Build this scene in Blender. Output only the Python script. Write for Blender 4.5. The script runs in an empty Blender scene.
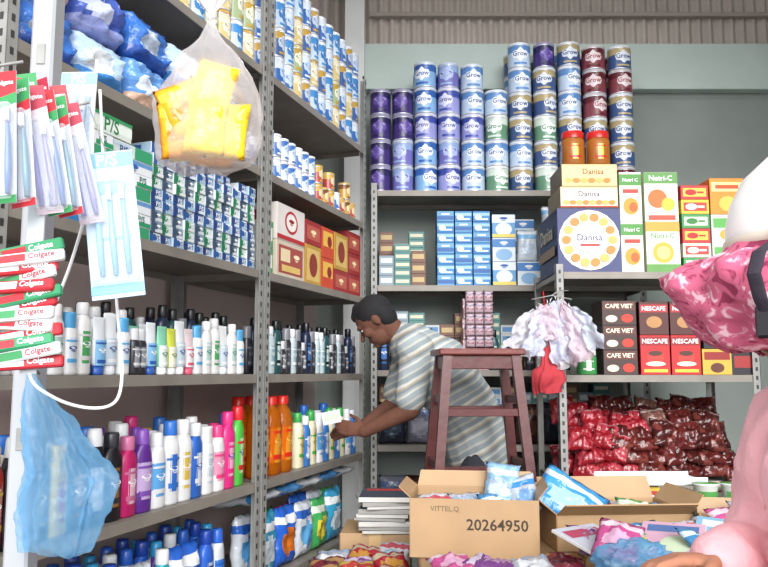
import bpy, bmesh, math, random
from mathutils import Vector, Matrix, noise
R=random.Random(7)
scene=bpy.context.scene
COL=scene.collection
P=math.radians(6.57); EYE=1.35; F=768.0
cp,sp=math.cos(P),math.sin(P)
V=Vector
def pixel_to_world(px,py,Y):  # image pixel coordinates cast through the camera to a world point at given depth
    cx=(px-384)/F; cy=(283.5-py)/F
    t=Y/(cp-cy*sp)
    return V((cx*t,Y,EYE+(sp+cy*cp)*t))
# ------------------------------------------------------------ materials
def lin(c): return c/12.92 if c<=.04045 else ((c+.055)/1.055)**2.4
def hexc(h): 
    h=h.lstrip('#')
    if len(h)==3: h=''.join(x*2 for x in h)
    return tuple(lin(int(h[i:i+2],16)/255) for i in (0,2,4))
_m={}
KIND={'p':(.3,0,0,0),'c':(.55,0,0,0),'m':(.35,.6,0,0),'f':(.22,0,.55,38),'w':(.4,0,.12,30),'x':(.85,0,.3,60),'g':(.9,0,.2,15),'s':(.5,0,.05,90)}
def C(h,k='c',var=.1,vs=9.0):
    key=(h,k,var,vs)
    if key in _m: return _m[key]
    r,me,b,bs=KIND[k]
    m=bpy.data.materials.new('mat_'+k+'_'+h.strip('#')); m.use_nodes=True
    nt=m.node_tree; bs_=nt.nodes['Principled BSDF']
    bs_.inputs['Roughness'].default_value=r; bs_.inputs['Metallic'].default_value=me
    c=hexc(h)
    tc=nt.nodes.new('ShaderNodeTexCoord')
    n=nt.nodes.new('ShaderNodeTexNoise'); n.inputs['Scale'].default_value=vs
    nt.links.new(tc.outputs['Object'],n.inputs['Vector'])
    mx=nt.nodes.new('ShaderNodeMix'); mx.data_type='RGBA'
    mx.inputs[6].default_value=(*[x*(1-var*1.5) for x in c],1); mx.inputs[7].default_value=(*[min(1,x*(1+var)) for x in c],1)
    nt.links.new(n.outputs['Fac'],mx.inputs[0]); nt.links.new(mx.outputs[2],bs_.inputs['Base Color'])
    if b:
        n2=nt.nodes.new('ShaderNodeTexNoise'); n2.inputs['Scale'].default_value=bs
        nt.links.new(tc.outputs['Object'],n2.inputs['Vector'])
        bp=nt.nodes.new('ShaderNodeBump'); bp.inputs['Strength'].default_value=b; bp.inputs['Distance'].default_value=.01
        nt.links.new(n2.outputs['Fac'],bp.inputs['Height']); nt.links.new(bp.outputs['Normal'],bs_.inputs['Normal'])
    _m[key]=m; return m
def film(h,alpha,rough=.2,tl_=.45):
    key=('film',h,alpha)
    if key in _m: return _m[key]
    m=bpy.data.materials.new('mat_film_'+h.strip('#')); m.use_nodes=True; nt=m.node_tree
    b=nt.nodes['Principled BSDF']; b.inputs['Base Color'].default_value=(*hexc(h),1); b.inputs['Roughness'].default_value=rough
    out=nt.nodes['Material Output']
    tr=nt.nodes.new('ShaderNodeBsdfTransparent'); tl=nt.nodes.new('ShaderNodeBsdfTranslucent'); tl.inputs[0].default_value=(*hexc(h),1)
    a=nt.nodes.new('ShaderNodeMixShader'); a.inputs[0].default_value=tl_
    nt.links.new(b.outputs[0],a.inputs[1]); nt.links.new(tl.outputs[0],a.inputs[2])
    s=nt.nodes.new('ShaderNodeMixShader')
    lw=nt.nodes.new('ShaderNodeLayerWeight'); lw.inputs[0].default_value=.35
    mr=nt.nodes.new('ShaderNodeMapRange'); mr.inputs[3].default_value=alpha; mr.inputs[4].default_value=min(1,alpha+.45)
    nt.links.new(lw.outputs['Facing'],mr.inputs[0]); nt.links.new(mr.outputs[0],s.inputs[0])
    nt.links.new(tr.outputs[0],s.inputs[1]); nt.links.new(a.outputs[0],s.inputs[2]); nt.links.new(s.outputs[0],out.inputs[0])
    _m[key]=m; return m
def stripes(axis,scale,cols):
    m=bpy.data.materials.new('mat_striped_cloth'); m.use_nodes=True; nt=m.node_tree; b=nt.nodes['Principled BSDF']
    b.inputs['Roughness'].default_value=.9
    tc=nt.nodes.new('ShaderNodeTexCoord'); d=nt.nodes.new('ShaderNodeVectorMath'); d.operation='DOT_PRODUCT'
    ax=V(axis).normalized(); d.inputs[1].default_value=ax*scale
    nt.links.new(tc.outputs['Object'],d.inputs[0])
    n=nt.nodes.new('ShaderNodeTexNoise'); n.inputs['Scale'].default_value=5; nt.links.new(tc.outputs['Object'],n.inputs['Vector'])
    ad=nt.nodes.new('ShaderNodeMath'); ad.operation='MULTIPLY_ADD'; ad.inputs[1].default_value=.3
    nt.links.new(n.outputs['Fac'],ad.inputs[0]); nt.links.new(d.outputs['Value'],ad.inputs[2])
    fr=nt.nodes.new('ShaderNodeMath'); fr.operation='FRACT'; nt.links.new(ad.outputs[0],fr.inputs[0])
    cr=nt.nodes.new('ShaderNodeValToRGB'); cr.color_ramp.interpolation='CONSTANT'
    els=cr.color_ramp.elements
    els[0].position=0; els[0].color=(*hexc(cols[0][1]),1)
    els[1].position=cols[1][0]; els[1].color=(*hexc(cols[1][1]),1)
    for p,c in cols[2:]:
        e=els.new(p); e.color=(*hexc(c),1)
    nt.links.new(fr.outputs[0],cr.inputs[0]); nt.links.new(cr.outputs[0],b.inputs['Base Color'])
    return m
def floral(base,spots,scale=30,name='floral'):
    m=bpy.data.materials.new('mat_'+name); m.use_nodes=True; nt=m.node_tree; b=nt.nodes['Principled BSDF']; b.inputs['Roughness'].default_value=.85
    tc=nt.nodes.new('ShaderNodeTexCoord'); v=nt.nodes.new('ShaderNodeTexNoise'); v.inputs['Scale'].default_value=scale; v.inputs['Detail'].default_value=3; v.inputs['Distortion'].default_value=1.2
    nt.links.new(tc.outputs['Object'],v.inputs['Vector'])
    cr=nt.nodes.new('ShaderNodeValToRGB'); els=cr.color_ramp.elements
    els[0].position=.36; els[0].color=(*hexc(spots[0]),1); els[1].position=.45; els[1].color=(*hexc(base),1)
    e=els.new(.56); e.color=(*hexc(base),1); e=els.new(.62); e.color=(*hexc(spots[1]),1)
    nt.links.new(v.outputs['Fac'],cr.inputs[0]); nt.links.new(cr.outputs[0],b.inputs['Base Color'])
    return m
# ------------------------------------------------------------ text
READ={'Grow','Danisa','Nutri-C','Nutri C','NESCAFE','CAFE VIET','Colgate','P/S','20264950','VITTEL.Q'}
_t={}
def text_data(s):
    if s in _t: return _t[s]
    if s not in READ:   # unreadable print: an oval emblem over two short bars
        vs=[(.42*math.cos(i*math.pi/8),.06+.13*math.sin(i*math.pi/8)) for i in range(16)]; fs=[tuple(range(16))]
        for (w,y) in((.5,-.13),(.3,-.2)):
            o=len(vs); vs+=[(-w/2,y-.02),(w/2,y-.02),(w/2,y+.02),(-w/2,y+.02)]; fs.append((o,o+1,o+2,o+3))
        _t[s]=(vs,fs); return _t[s]
    cu=bpy.data.curves.new('t','FONT'); cu.body=s; cu.size=1; cu.resolution_u=2; cu.offset=.015
    ob=bpy.data.objects.new('t',cu); COL.objects.link(ob)
    dg=bpy.context.evaluated_depsgraph_get(); me=bpy.data.meshes.new_from_object(ob.evaluated_get(dg))
    vs=[v.co.copy() for v in me.vertices]; fs=[tuple(p.vertices) for p in me.polygons]
    xs=[v.x for v in vs]; ys=[v.y for v in vs]; w=max(xs)-min(xs); cx=(max(xs)+min(xs))/2; cy=(max(ys)+min(ys))/2
    vs=[((v.x-cx)/w,(v.y-cy)/w) for v in vs]
    bpy.data.objects.remove(ob); bpy.data.curves.remove(cu); bpy.data.meshes.remove(me)
    _t[s]=(vs,fs); return _t[s]
# ------------------------------------------------------------ mesh builder
class MB:
    def __init__(s): s.v=[];s.f=[];s.m=[];s.sm=[];s.mats=[]
    def mi(s,m):
        if m not in s.mats: s.mats.append(m)
        return s.mats.index(m)
    def add(s,vs,fs,m,smooth=False,M=None):
        o=len(s.v)
        for v in vs:
            v=V(v); s.v.append(M@v if M else v)
        for i,f in enumerate(fs):
            s.f.append([o+k for k in f]); s.m.append(s.mi(m[i] if isinstance(m,(list,tuple)) else m)); s.sm.append(smooth)
        return s
    def box(s,c,d,m,b=.0015,M=None):
        c=V(c); hx,hy,hz=[x/2 for x in d]; b=min(b,hx*.6,hy*.6,hz*.6)
        vs=[];idx={}
        for sx in(-1,1):
            for sy in(-1,1):
                for sz in(-1,1):
                    for k in range(3):
                        r=[hx-b,hy-b,hz-b]; r[k]+=b
                        idx[(sx,sy,sz,k)]=len(vs); vs.append(c+V((sx*r[0],sy*r[1],sz*r[2])))
        fs=[];ms=[]
        mm=m if isinstance(m,(list,tuple)) else [m]*6  # +x -x +y -y +z -z
        for k in range(3):
            a,b2=[q for q in range(3) if q!=k]
            for j,sg in enumerate((1,-1)):
                q=[]
                for (p,r) in((-1,-1),(1,-1),(1,1),(-1,1)):
                    t=[0,0,0];t[k]=sg;t[a]=p;t[b2]=r;q.append(idx[(*t,k)])
                fs.append(q);ms.append(mm[k*2+j])
        for k in range(3):
            a,b2=[q for q in range(3) if q!=k]
            for p in(-1,1):
                for r in(-1,1):
                    t0=[0,0,0];t0[a]=p;t0[b2]=r;t1=list(t0);t0[k]=-1;t1[k]=1
                    fs.append([idx[(*t0,a)],idx[(*t1,a)],idx[(*t1,b2)],idx[(*t0,b2)]]);ms.append(mm[3])
        for sx in(-1,1):
            for sy in(-1,1):
                for sz in(-1,1): fs.append([idx[(sx,sy,sz,k)] for k in range(3)]);ms.append(mm[3])
        return s.add(vs,fs,ms,False,M)
    def lathe(s,prof,m,seg=16,e=2.0,M=None,smooth=True,fold=None):
        vs=[];fs=[];ms=[]
        for j,pr in enumerate(prof):
            rx,ry,z=pr if len(pr)==3 else (pr[0],pr[0],pr[1])
            for i in range(seg):
                a=2*math.pi*i/seg; ca,sa=math.cos(a),math.sin(a)
                k=(abs(ca)**e+abs(sa)**e)**(-1/e)
                if fold: k*=fold(a,j/(len(prof)-1))
                vs.append((rx*sa*k,-ry*ca*k,z))
        for j in range(len(prof)-1):
            for i in range(seg):
                i2=(i+1)%seg
                fs.append([j*seg+i,j*seg+i2,(j+1)*seg+i2,(j+1)*seg+i]); ms.append(m[j] if isinstance(m,(list,tuple)) else m)
        return s.add(vs,fs,ms,smooth,M)
    def tube(s,pts,r,m,seg=6,M=None):
        pts=[V(p) for p in pts]; vs=[];fs=[]
        n=len(pts); up=V((0.13,.21,1)).normalized()
        for j,p in enumerate(pts):
            t=(pts[min(j+1,n-1)]-pts[max(j-1,0)]).normalized()
            a=t.cross(up); a=a.normalized() if a.length>1e-4 else V((1,0,0)); b=t.cross(a)
            rr=r[j] if isinstance(r,(list,tuple)) else r
            for i in range(seg):
                an=2*math.pi*i/seg; vs.append(p+a*rr*math.cos(an)+b*rr*math.sin(an))
        for j in range(n-1):
            for i in range(seg):
                i2=(i+1)%seg; fs.append([j*seg+i,j*seg+i2,(j+1)*seg+i2,(j+1)*seg+i])
        fs.append(list(range(seg))); fs.append([(n-1)*seg+i for i in range(seg)])
        return s.add(vs,fs,m,True,M)
    def patch(s,rx,ry,z0,z1,a0,a1,m,off=.0006,n=8,round_=False):
        vs=[];fs=[]
        for j in range(5):
            for i in range(n+1):
                t=j/4; a=a0+(a1-a0)*i/n; 
                if round_: 
                    w=math.sqrt(max(0,1-(2*t-1)**2))*.98+.02; a=(a0+a1)/2+(a-(a0+a1)/2)*w
                vs.append(((rx+off)*math.sin(a),-(ry+off)*math.cos(a),z0+(z1-z0)*t))
        for j in range(4):
            for i in range(n): k=j*(n+1)+i; fs.append([k,k+1,k+n+2,k+n+1])
        return s.add(vs,fs,m,True)
    def ctext(s,t,width,rx,ry,z,m,a0=0,off=.0014):
        vs,fs=text_data(t); vv=[]
        for x,y in vs:
            a=a0+x*width/rx*.95; vv.append(((rx+off)*math.sin(a),-(ry+off)*math.cos(a),z+y*width))
        return s.add(vv,fs,m)
    def art(s,items,w,d,h):
        for n_,it in enumerate(items):
            k=it[0]; face='f'
            if isinstance(it[-1],str): face=it[-1]; it=it[:-1]
            e=.0005*(n_+1)
            def T(x,z):
                if face=='f': return (x,-d/2-e,h/2+z)
                if face=='l': return (-w/2-e,-x,h/2+z)
                if face=='R': return (w/2+e,x,h/2+z)
                return (x,z,h+e)
            if k=='r':
                _,x,z,a,b,m=it; s.add([T(x-a/2,z-b/2),T(x+a/2,z-b/2),T(x+a/2,z+b/2),T(x-a/2,z+b/2)],[[0,1,2,3]],m)
            elif k=='e':
                _,x,z,a,b,m=it; s.add([T(x+a*math.cos(i*math.pi/10),z+b*math.sin(i*math.pi/10)) for i in range(20)],[list(range(20))],m)
            elif k=='t':
                _,t,x,z,a,m=it; vs,fs=text_data(t); s.add([T(x+p*a,z+q*a) for p,q in vs],fs,m)
        return s
    def mesh(s,name,recalc=True):
        me=bpy.data.meshes.new(name); me.from_pydata([tuple(v) for v in s.v],[],s.f)
        for m in s.mats: me.materials.append(m)
        for p,mi,sm in zip(me.polygons,s.m,s.sm): p.material_index=mi; p.use_smooth=sm
        if recalc:
            bm=bmesh.new(); bm.from_mesh(me); bmesh.ops.recalc_face_normals(bm,faces=bm.faces); bm.to_mesh(me); bm.free()
        return me
# ------------------------------------------------------------ objects
def proto(name,cat,label,mesh,w,d,h,parts=()):
    if len(label.split())<4: label+=' in a shop display'
    return dict(name=name,cat=cat,label=label,mesh=mesh,w=w,d=d,h=h,parts=list(parts))
def spawn(p,loc,rz=0,rx=0,ry=0,group=None,label=None):
    o=bpy.data.objects.new(p['name'],p['mesh']); o.location=loc
    o.rotation_mode='XYZ'
    o.rotation_euler=(Matrix.Rotation(rz,3,'Z')@Matrix.Rotation(ry,3,'Y')@Matrix.Rotation(rx,3,'X')).to_euler()
    COL.objects.link(o); o['label']=label or p['label']; o['category']=p['cat']
    if group: o['group']=group
    for pn,pm,*pl in p['parts']:
        c=bpy.data.objects.new(pn,pm); COL.objects.link(c); c.parent=o
        if pl: c['label']=pl[0]
    return o
def obj(name,mesh,cat=None,label=None,loc=(0,0,0),rz=0,parent=None,kind=None,group=None):
    o=bpy.data.objects.new(name,mesh); o.location=loc; o.rotation_euler=(0,0,rz); COL.objects.link(o)
    if cat: o['category']=cat
    if label: o['label']=label
    if parent: o.parent=parent
    if kind: o['kind']=kind
    if group: o['group']=group
    return o
class Frame:
    def __init__(s,o,th): s.o=V(o); s.th=th; s.d=V((math.cos(th),math.sin(th))); s.i=V((-math.sin(th),math.cos(th)))
    def pt(s,u,inn,z): q=s.o+s.d*u+s.i*inn; return V((q.x,q.y,z))
    def u(s,px,Z):
        k=(px-384)/F; H=Z-EYE
        return (k*(s.o.y*cp+H*sp)-s.o.x)/(s.d.x-k*s.d.y*cp)
TH=math.radians(71.565)
FL=Frame((-.507,3.27),TH); FB=Frame((-.08,4.6),0); FR=Frame((.88,3.9),0)
EPS=.001
def put(fr,p,u,inn,z,rz=0,group=None,label=None,rx=0,ry=0): 
    return spawn(p,fr.pt(u,inn+p['d']/2,z+EPS),fr.th+rz,rx,ry,group,label)
def fill(fr,ps,u0,u1,inn,z,gap=.006,group=None,stack=1,jit=0,rnd=False,zgap=.001,sf=None):
    u=u0;i=0
    while True:
        p=R.choice(ps) if rnd else ps[i%len(ps)]
        if u+p['w']>u1: break
        n=stack if not sf else sf(i)
        for k in range(n):
            put(fr,p,u+p['w']/2,inn+R.random()*jit,z+k*(p['h']+zgap),R.uniform(-1,1)*jit*2,group)
        u+=p['w']+gap;i+=1
WHT=C('#f2f3f4','p');WC=C('#eef0f2');SIL=C('#c9ccd2','m');BLK=C('#17171c','p');RED=C('#d0202c','p')
# ------------------------------------------------------------ room
def boxobj(name,lo,hi,m):
    lo=V(lo);hi=V(hi); mb=MB().box((lo+hi)/2,hi-lo,m,.003)
    return obj(name,mb.mesh(name),kind='structure')
boxobj('floor',(-3,-1.5,-.1),(3.2,5.3,0),C('#5f5a54','g',.25,4))
boxobj('wall_back',(-.7,5.06,0),(2.8,5.18,3.3),C('#8b938e','g',.16,2.5))
boxobj('trim_1',(-.35,4.98,3.24),(2.8,5.06,3.56),C('#bccac3','g',.1,3))
boxobj('trim_2',(-.26,4.86,0),(-.13,4.98,4.2),C('#d4d7d5','g',.1,5))
boxobj('wall_right',(2.7,1.6,0),(2.8,5.06,4.2),C('#9fa7a1','g',.1,3))
boxobj('ceiling',(-1.9,1.3,4.2),(2.8,5.18,4.26),C('#a0978e','g',.1,3))
mb=MB(); lw=MB()
a=FL.pt(-1.75,.47,0); b=FL.pt(1.62,.47,0); a2=FL.pt(-1.75,.57,0); b2=FL.pt(1.62,.57,0)
vs=[(q.x,q.y,z) for z in(0,4.2) for q in(a,b,b2,a2)]
lw.add(vs,[[0,1,2,3],[4,5,6,7],[0,1,5,4],[1,2,6,5],[2,3,7,6],[3,0,4,7]],C('#c8b6b0','g',.1,3))
obj('wall_left',lw.mesh('wall_left'),kind='structure')
N=340; vs=[];fs=[]
for i in range(N+1):
    x=-.7+3.5*i/N; y=5.1+.018*math.sin(x*2*math.pi/.076)
    vs+= [(x,y,3.3),(x,y,4.2)]
for i in range(N): fs.append([2*i,2*i+2,2*i+3,2*i+1])
mb.add(vs,fs,C('#beb4ab','g',.15,3),True); obj('wall_upper',mb.mesh('wall_upper'),kind='structure')
boxobj('trim_3',(-.1,5.03,3.78),(2.8,5.07,3.81),C('#a59b92','g',.1,5))
# ------------------------------------------------------------ shelving units
STEEL=C('#8f8f8b','s',.25,14); STEELD=C('#2c2c2c','s'); BOARD=C('#857f76','s',.25,6)
def shelving(fr,length,depth,zs,H,u0,label):
    root=bpy.data.objects.new('shelving_unit',None); COL.objects.link(root); root.location=fr.pt(u0,0,0); root.rotation_euler=(0,0,fr.th)
    root['label']=label; root['category']='shelf'
    for (x,y,sx,sy) in((0,0,1,1),(length,0,-1,1),(0,depth,1,-1),(length,depth,-1,-1)):
        m=MB(); m.box((x+sx*.019,y+sy*.0015,H/2),(.038,.003,H),STEEL,.0005); m.box((x+sx*.0015,y+sy*.019,H/2),(.003,.038,H),STEEL,.0005)
        if sy>0:
            z=.05
            while z<H-.03:
                yy=y-.0008; m.add([(x+sx*.013,yy,z),(x+sx*.025,yy,z),(x+sx*.025,yy,z+.02),(x+sx*.013,yy,z+.02)],[[0,1,2,3]],STEELD); z+=.045
                xx=x+(-.0008 if sx>0 else .0008)
                m.add([(xx,y+.013,z),(xx,y+.025,z),(xx,y+.025,z+.02),(xx,y+.013,z+.02)],[[0,1,2,3]],STEELD)
        obj('post',m.mesh('post'),parent=root)
    for z in zs:
        m=MB(); m.box((length/2,depth/2,z-.004),(length-.008,depth-.008,.008),BOARD,.001)
        m.box((length/2,.006,z-.018),(length-.08,.006,.036),BOARD,.001); m.box((length/2,depth-.006,z-.018),(length-.08,.006,.036),BOARD,.001)
        m.box((.006,depth/2,z-.018),(.004,depth-.08,.036),BOARD,.001); m.box((length-.006,depth/2,z-.018),(.004,depth-.08,.036),BOARD,.001)
        obj('shelf',m.mesh('shelf'),parent=root)
    return root
ZL=[.05,.47,.895,1.34,1.78,2.22,2.67]
shelving(FL,1.44,.43,ZL,3.1,-1.46,'grey slotted-steel shelving unit filled with toiletries')
shelving(FL,1.26,.43,ZL,3.1,.005,'grey slotted-steel shelving unit with soaps, boxes and cans')
ZB=[.05,.5,.92,1.36,1.87,2.455]
shelving(FB,1.66,.4,ZB,2.5,0,'grey steel shelving unit topped with stacked milk cans')
ZR=[.1,.80,1.335,1.86]
shelving(FR,1.02,.58,ZR,1.9,0,'grey slotted-steel shelving unit with coffee and biscuit boxes')
# ------------------------------------------------------------ product builders
def mk_can(r,h,main,top,lidc,txt=None,name='milk_can',label='',tcol=None,panel=None):
    m=MB(); cm=C(main,'p');ct=C(top,'p')
    m.lathe([(0,0),(r*.95,0),(r,.003),(r*.985,.008),(r*.985,h*.3),(r*.985,h*.62),(r*.985,h*.88),(r,h*.9),(r*.97,h*.91)],[SIL,SIL,SIL,cm,cm,ct,SIL,SIL],20)
    if panel: m.patch(r*.985,r*.985,h*.25,h*.8,-.75,.75,C(panel,'p'),round_=True)
    if txt: m.ctext(txt,r*1.4,r*.985,r*.985,h*.55,C(tcol or '#ffffff','p'))
    m.patch(r*.985,r*.985,h*.12,h*.2,-.6,.6,C(top,'p'),.001)
    l=MB(); l.lathe([(r*.985,h*.905),(r*1.0,h*.915),(r*1.0,h*.985),(r*.95,h),(0,h)],C(lidc,'p'),20)
    return proto(name,'can',label,m.mesh(name),2*r,2*r,h,[('lid',l.mesh('can_lid'))])
def mk_bottle(style,w,dp,h,body,cap,lab=None,txt=None,tcol='#ffffff',name='shampoo_bottle',label='plastic bottle',cat='bottle',k='p',e=2.5,bmat=None):
    rx,ry=w/2,dp/2
    S={'sh':([(0,0),(.9,0),(1,.03),(1,.66),(.95,.73),(.75,.79),(.5,.82),(.48,.83)],[(.56,.825),(.6,.84),(.57,.975),(.5,1),(0,1)]),
       'wide':([(0,0),(.92,0),(1,.04),(1,.68),(.8,.75)],[(.82,.745),(.82,.96),(.7,1),(0,1)]),
       'curvy':([(0,0),(.88,0),(.97,.03),(1,.2),(.88,.42),(.97,.6),(.88,.72),(.6,.79),(.5,.82)],[(.58,.815),(.6,.83),(.52,.97),(.44,1),(0,1)]),
       'soda':([(0,0),(.82,0),(.98,.02),(1,.08),(.95,.25),(.97,.45),(1,.6),(.95,.7),(.62,.81),(.4,.86),(.4,.9)],[(.5,.89),(.5,.99),(.44,1),(0,1)]),
       'jar':([(0,0),(.92,0),(1,.04),(1,.72),(.9,.78),(.9,.8)],[(.98,.79),(.98,.97),(.9,1),(0,1)])}
    m=MB();c=MB(); bm_=bmat or C(body,k);cm=C(cap,'p')
    def ex(pr): 
        return [(rx*r,(ry*r if r>.7 else min(rx*r,ry*.95)),z*h) for r,z in pr]
    if style=='tube':
        c.lathe([(0,0,0),(rx*.7,ry*.9,0),(rx*.75,ry*.95,.004),(rx*.75,ry*.95,h*.16),(0,0,h*.16)],cm,16)
        m.lathe([(rx*.7,ry*.9,h*.162),(rx*.95,ry,h*.2),(rx,ry*.8,h*.5),(rx,ry*.4,h*.82),(rx,ry*.1,h*.95),(rx,ry*.1,h),(0,0,h)],bm_,16)
    else:
        b_,c_=S[style]; m.lathe(ex(b_),bm_,18,e); c.lathe(ex(c_),cm,16)
    if lab: m.patch(rx*.99,ry*.99,h*.16,h*.6,-1.0,1.0,C(lab,'p'),.0012)
    if txt: m.ctext(txt,w*.7,rx*.99,ry*.99,h*.42,C(tcol,'p'),off=.0025)
    if lab: m.patch(rx,ry,h*.2,h*.26,-.7,.7,cm,.0022); m.patch(rx,ry,h*.53,h*.56,-.9,.9,cm,.0022)
    return proto(name,cat,label,m.mesh(name),w,dp,h,[('cap',c.mesh('cap'),)])
def mk_box(w,d,h,col,art=(),side=None,top=None,name='carton',label='printed carton',cat='box',k='c'):
    m=MB(); c=C(col,k); s_=C(side or col,k); t=C(top or col,k)
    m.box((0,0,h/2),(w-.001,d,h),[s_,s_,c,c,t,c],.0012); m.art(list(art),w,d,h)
    return proto(name,cat,label,m.mesh(name),w,d,h)
def mk_pouch(w,h,t,pat,seed=0,name='snack_pouch',label='plastic pouch',cat='pouch',txt=None,tcol='#ffffff',n=12,mm=14,k='f',tz=.15,p3=3,cr_=.35):
    rr=random.Random(seed); m=MB(); off=V((rr.random()*50,rr.random()*50,0))
    for sd in(-1,1):
        vs=[];fs=[];ms=[]
        for j in range(mm+1):
            for i in range(n+1):
                u=-1+2*i/n; v=-1+2*j/mm
                pr=max(0,(1-abs(u)**p3)*(1-abs(v)**(p3+1)))**.6
                nz=noise.noise(V((u*1.8,v*1.8,sd*3))+off)
                if cr_>.5: nz+=.7*noise.noise(V((u*5,v*5,sd*3))+off)
                y=sd*t/2*pr*(1+cr_*nz)
                x=u*w/2*(1-.05*(1-v*v))+.02*w*noise.noise(V((v*3,u,9))+off); z=h/2+v*h/2*(1-.03*(1-u*u))
                if cr_>.5: x+=.05*w*noise.noise(V((v*2.5,u*2.5,4))+off); z+=.04*h*noise.noise(V((v*2.5,u*2.5,14))+off)
                vs.append((x,y,z))
        for j in range(mm):
            for i in range(n):
                q=j*(n+1)+i; fs.append([q,q+1,q+n+2,q+n+1]); u=-1+2*(i+.5)/n; v=-1+2*(j+.5)/mm
                c=pat(u,v) if callable(pat) else pat; ms.append(C(c,k) if isinstance(c,str) else c)
        m.add(vs,fs,ms,True)
    if txt in READ:
        vs,fs=text_data(txt); m.add([(x*w*.5,-t*.6-.002,h*(.5+tz)+y*w*.5) for x,y in vs],fs,C(tcol,'p'))
    bm=m.mesh(name); b=bmesh.new(); b.from_mesh(bm); bmesh.ops.remove_doubles(b,verts=b.verts,dist=.0002); bmesh.ops.recalc_face_normals(b,faces=b.faces); b.to_mesh(bm); b.free()
    return proto(name,cat,label,bm,w,t*1.05,h)
def pat(base,band,spot,y0=-.2,r=.45,y1=.72):
    def f(u,v):
        if abs(v)>.9: return base
        if (u/.75)**2+((v-y0)/r)**2<1: return spot
        if v>y1-.35 and v<y1: return band
        return base
    return f
# ---------------- milk cans on the back unit
CV=[mk_can(.067,.163,'#3b2c6b','#26204f','#8f8aa8','Gain',label='dark purple milk powder can with plastic lid',panel='#5a4896',tcol='#a898c8'),
    mk_can(.067,.163,'#6c6aae','#8fa6cf','#b9c3d8','Gain',label='lilac and blue milk powder can with plastic lid',panel='#a9b6dc',tcol='#2a2a7a'),
    mk_can(.0715,.166,'#7fa9d2','#2f5ea8','#c7d2e0','Grow',label='light blue milk powder can with white lid',panel='#e9eef5',tcol='#1c4a9a'),
    mk_can(.0715,.166,'#8f92c8','#3a4a9a','#c7c9e0','Grow',label='blue and lilac milk powder can with pale lid',panel='#cfd2ee',tcol='#2a2c7a'),
    mk_can(.0725,.162,'#b4c6da','#5a86bd','#cfd8e2','Grow',label='silver-blue milk powder can with white lid',panel='#e3e9ef',tcol='#20427e'),
    mk_can(.072,.162,'#5f8a70','#c9d8cc','#d8dcd8','Grow',label='white and green milk powder can with white lid',panel='#dfe9e2',tcol='#2b6a40'),
    mk_can(.0735,.156,'#39507e','#a89870','#cfd3d8','Grow',label='navy and silver milk powder can with white lid',panel='#d3dae6',tcol='#1c2f66'),
    mk_can(.0735,.156,'#7a3a44','#5a1a26','#bfb7b9','Grow',label='dark red and white milk powder can with grey lid',panel='#d9c8ca',tcol='#8a1426')]
cols=[(380,4,[0,0,0,0]),(403,4,[1,1,0,0]),(426.5,5,[2,2,3,2,2]),(450.5,5,[3,1,3,3,1]),(475,5,[4,4,3,4,4]),(499.5,4,[5,4,5,4]),(524.5,6,[6,4,6,6,4,4]),(550,6,[5,6,5,6,6,0]),(576,6,[4,4,6,4,4,6]),(602,6,[7,7,6,7,7,7]),(629,6,[7,6,6,6,7,6])]
for rk in range(2):
    for i,(px,n,ids) in enumerate(cols):
        if rk and i<2: continue
        u=FB.u(px,2.455)+.002; z=2.455
        for k in range(n):
            p=CV[ids[(k+rk)%len(ids)]]; put(FB,p,u+R.uniform(-.0012,.0012),.03+.16*rk,z,group='milk powder cans on the top shelf',rz=R.uniform(-.5,.5)); z+=p['h']+.001
# ---------------- cans on top of the long unit
TV=[mk_can(.0495,.142,'#c9b47a','#d9d0b2','#b8923e','Milk',label='cream and gold tin can with gold lid',panel='#e3dec8',tcol='#7a5a1a'),
    mk_can(.0495,.142,'#2f62a4','#cfd8e2','#cfd5dc','IQ',label='blue and white milk can with white lid',panel='#b9cce4',tcol='#1a4c9a'),
    mk_can(.0495,.142,'#b9cbdc','#3e86c4','#dee2e5','IQ',label='white and blue milk can with white lid',panel='#3a78b4'),
    mk_can(.0495,.142,'#98a982','#b7963a','#c9b87c','Step',label='green and gold milk can with gold lid',panel='#dfdfc8',tcol='#3b6a2a'),
    mk_can(.0495,.142,'#3a5a92','#b9943e','#d3d8de','Step',label='navy and gold milk can with white lid',panel='#b8c6da',tcol='#1a2c6a')]
u=-.95;i=0
while u<1.17:
    ids=[[0,3,0,2],[2,0,2,4],[1,2,1,2],[4,1,4,1],[1,4,2,1]][(i*3+1)%5] if u>-.2 else [[0,0,3],[2,3,0],[3,0,2]][i%3]
    for k in range(4 if u>-.3 else 3):
        put(FL,TV[ids[k%len(ids)]],u+.05,.03,2.67+k*.143,group='cans stacked on the highest shelf',rz=R.uniform(-.3,.3))
    u+=.1;i+=1
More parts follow.
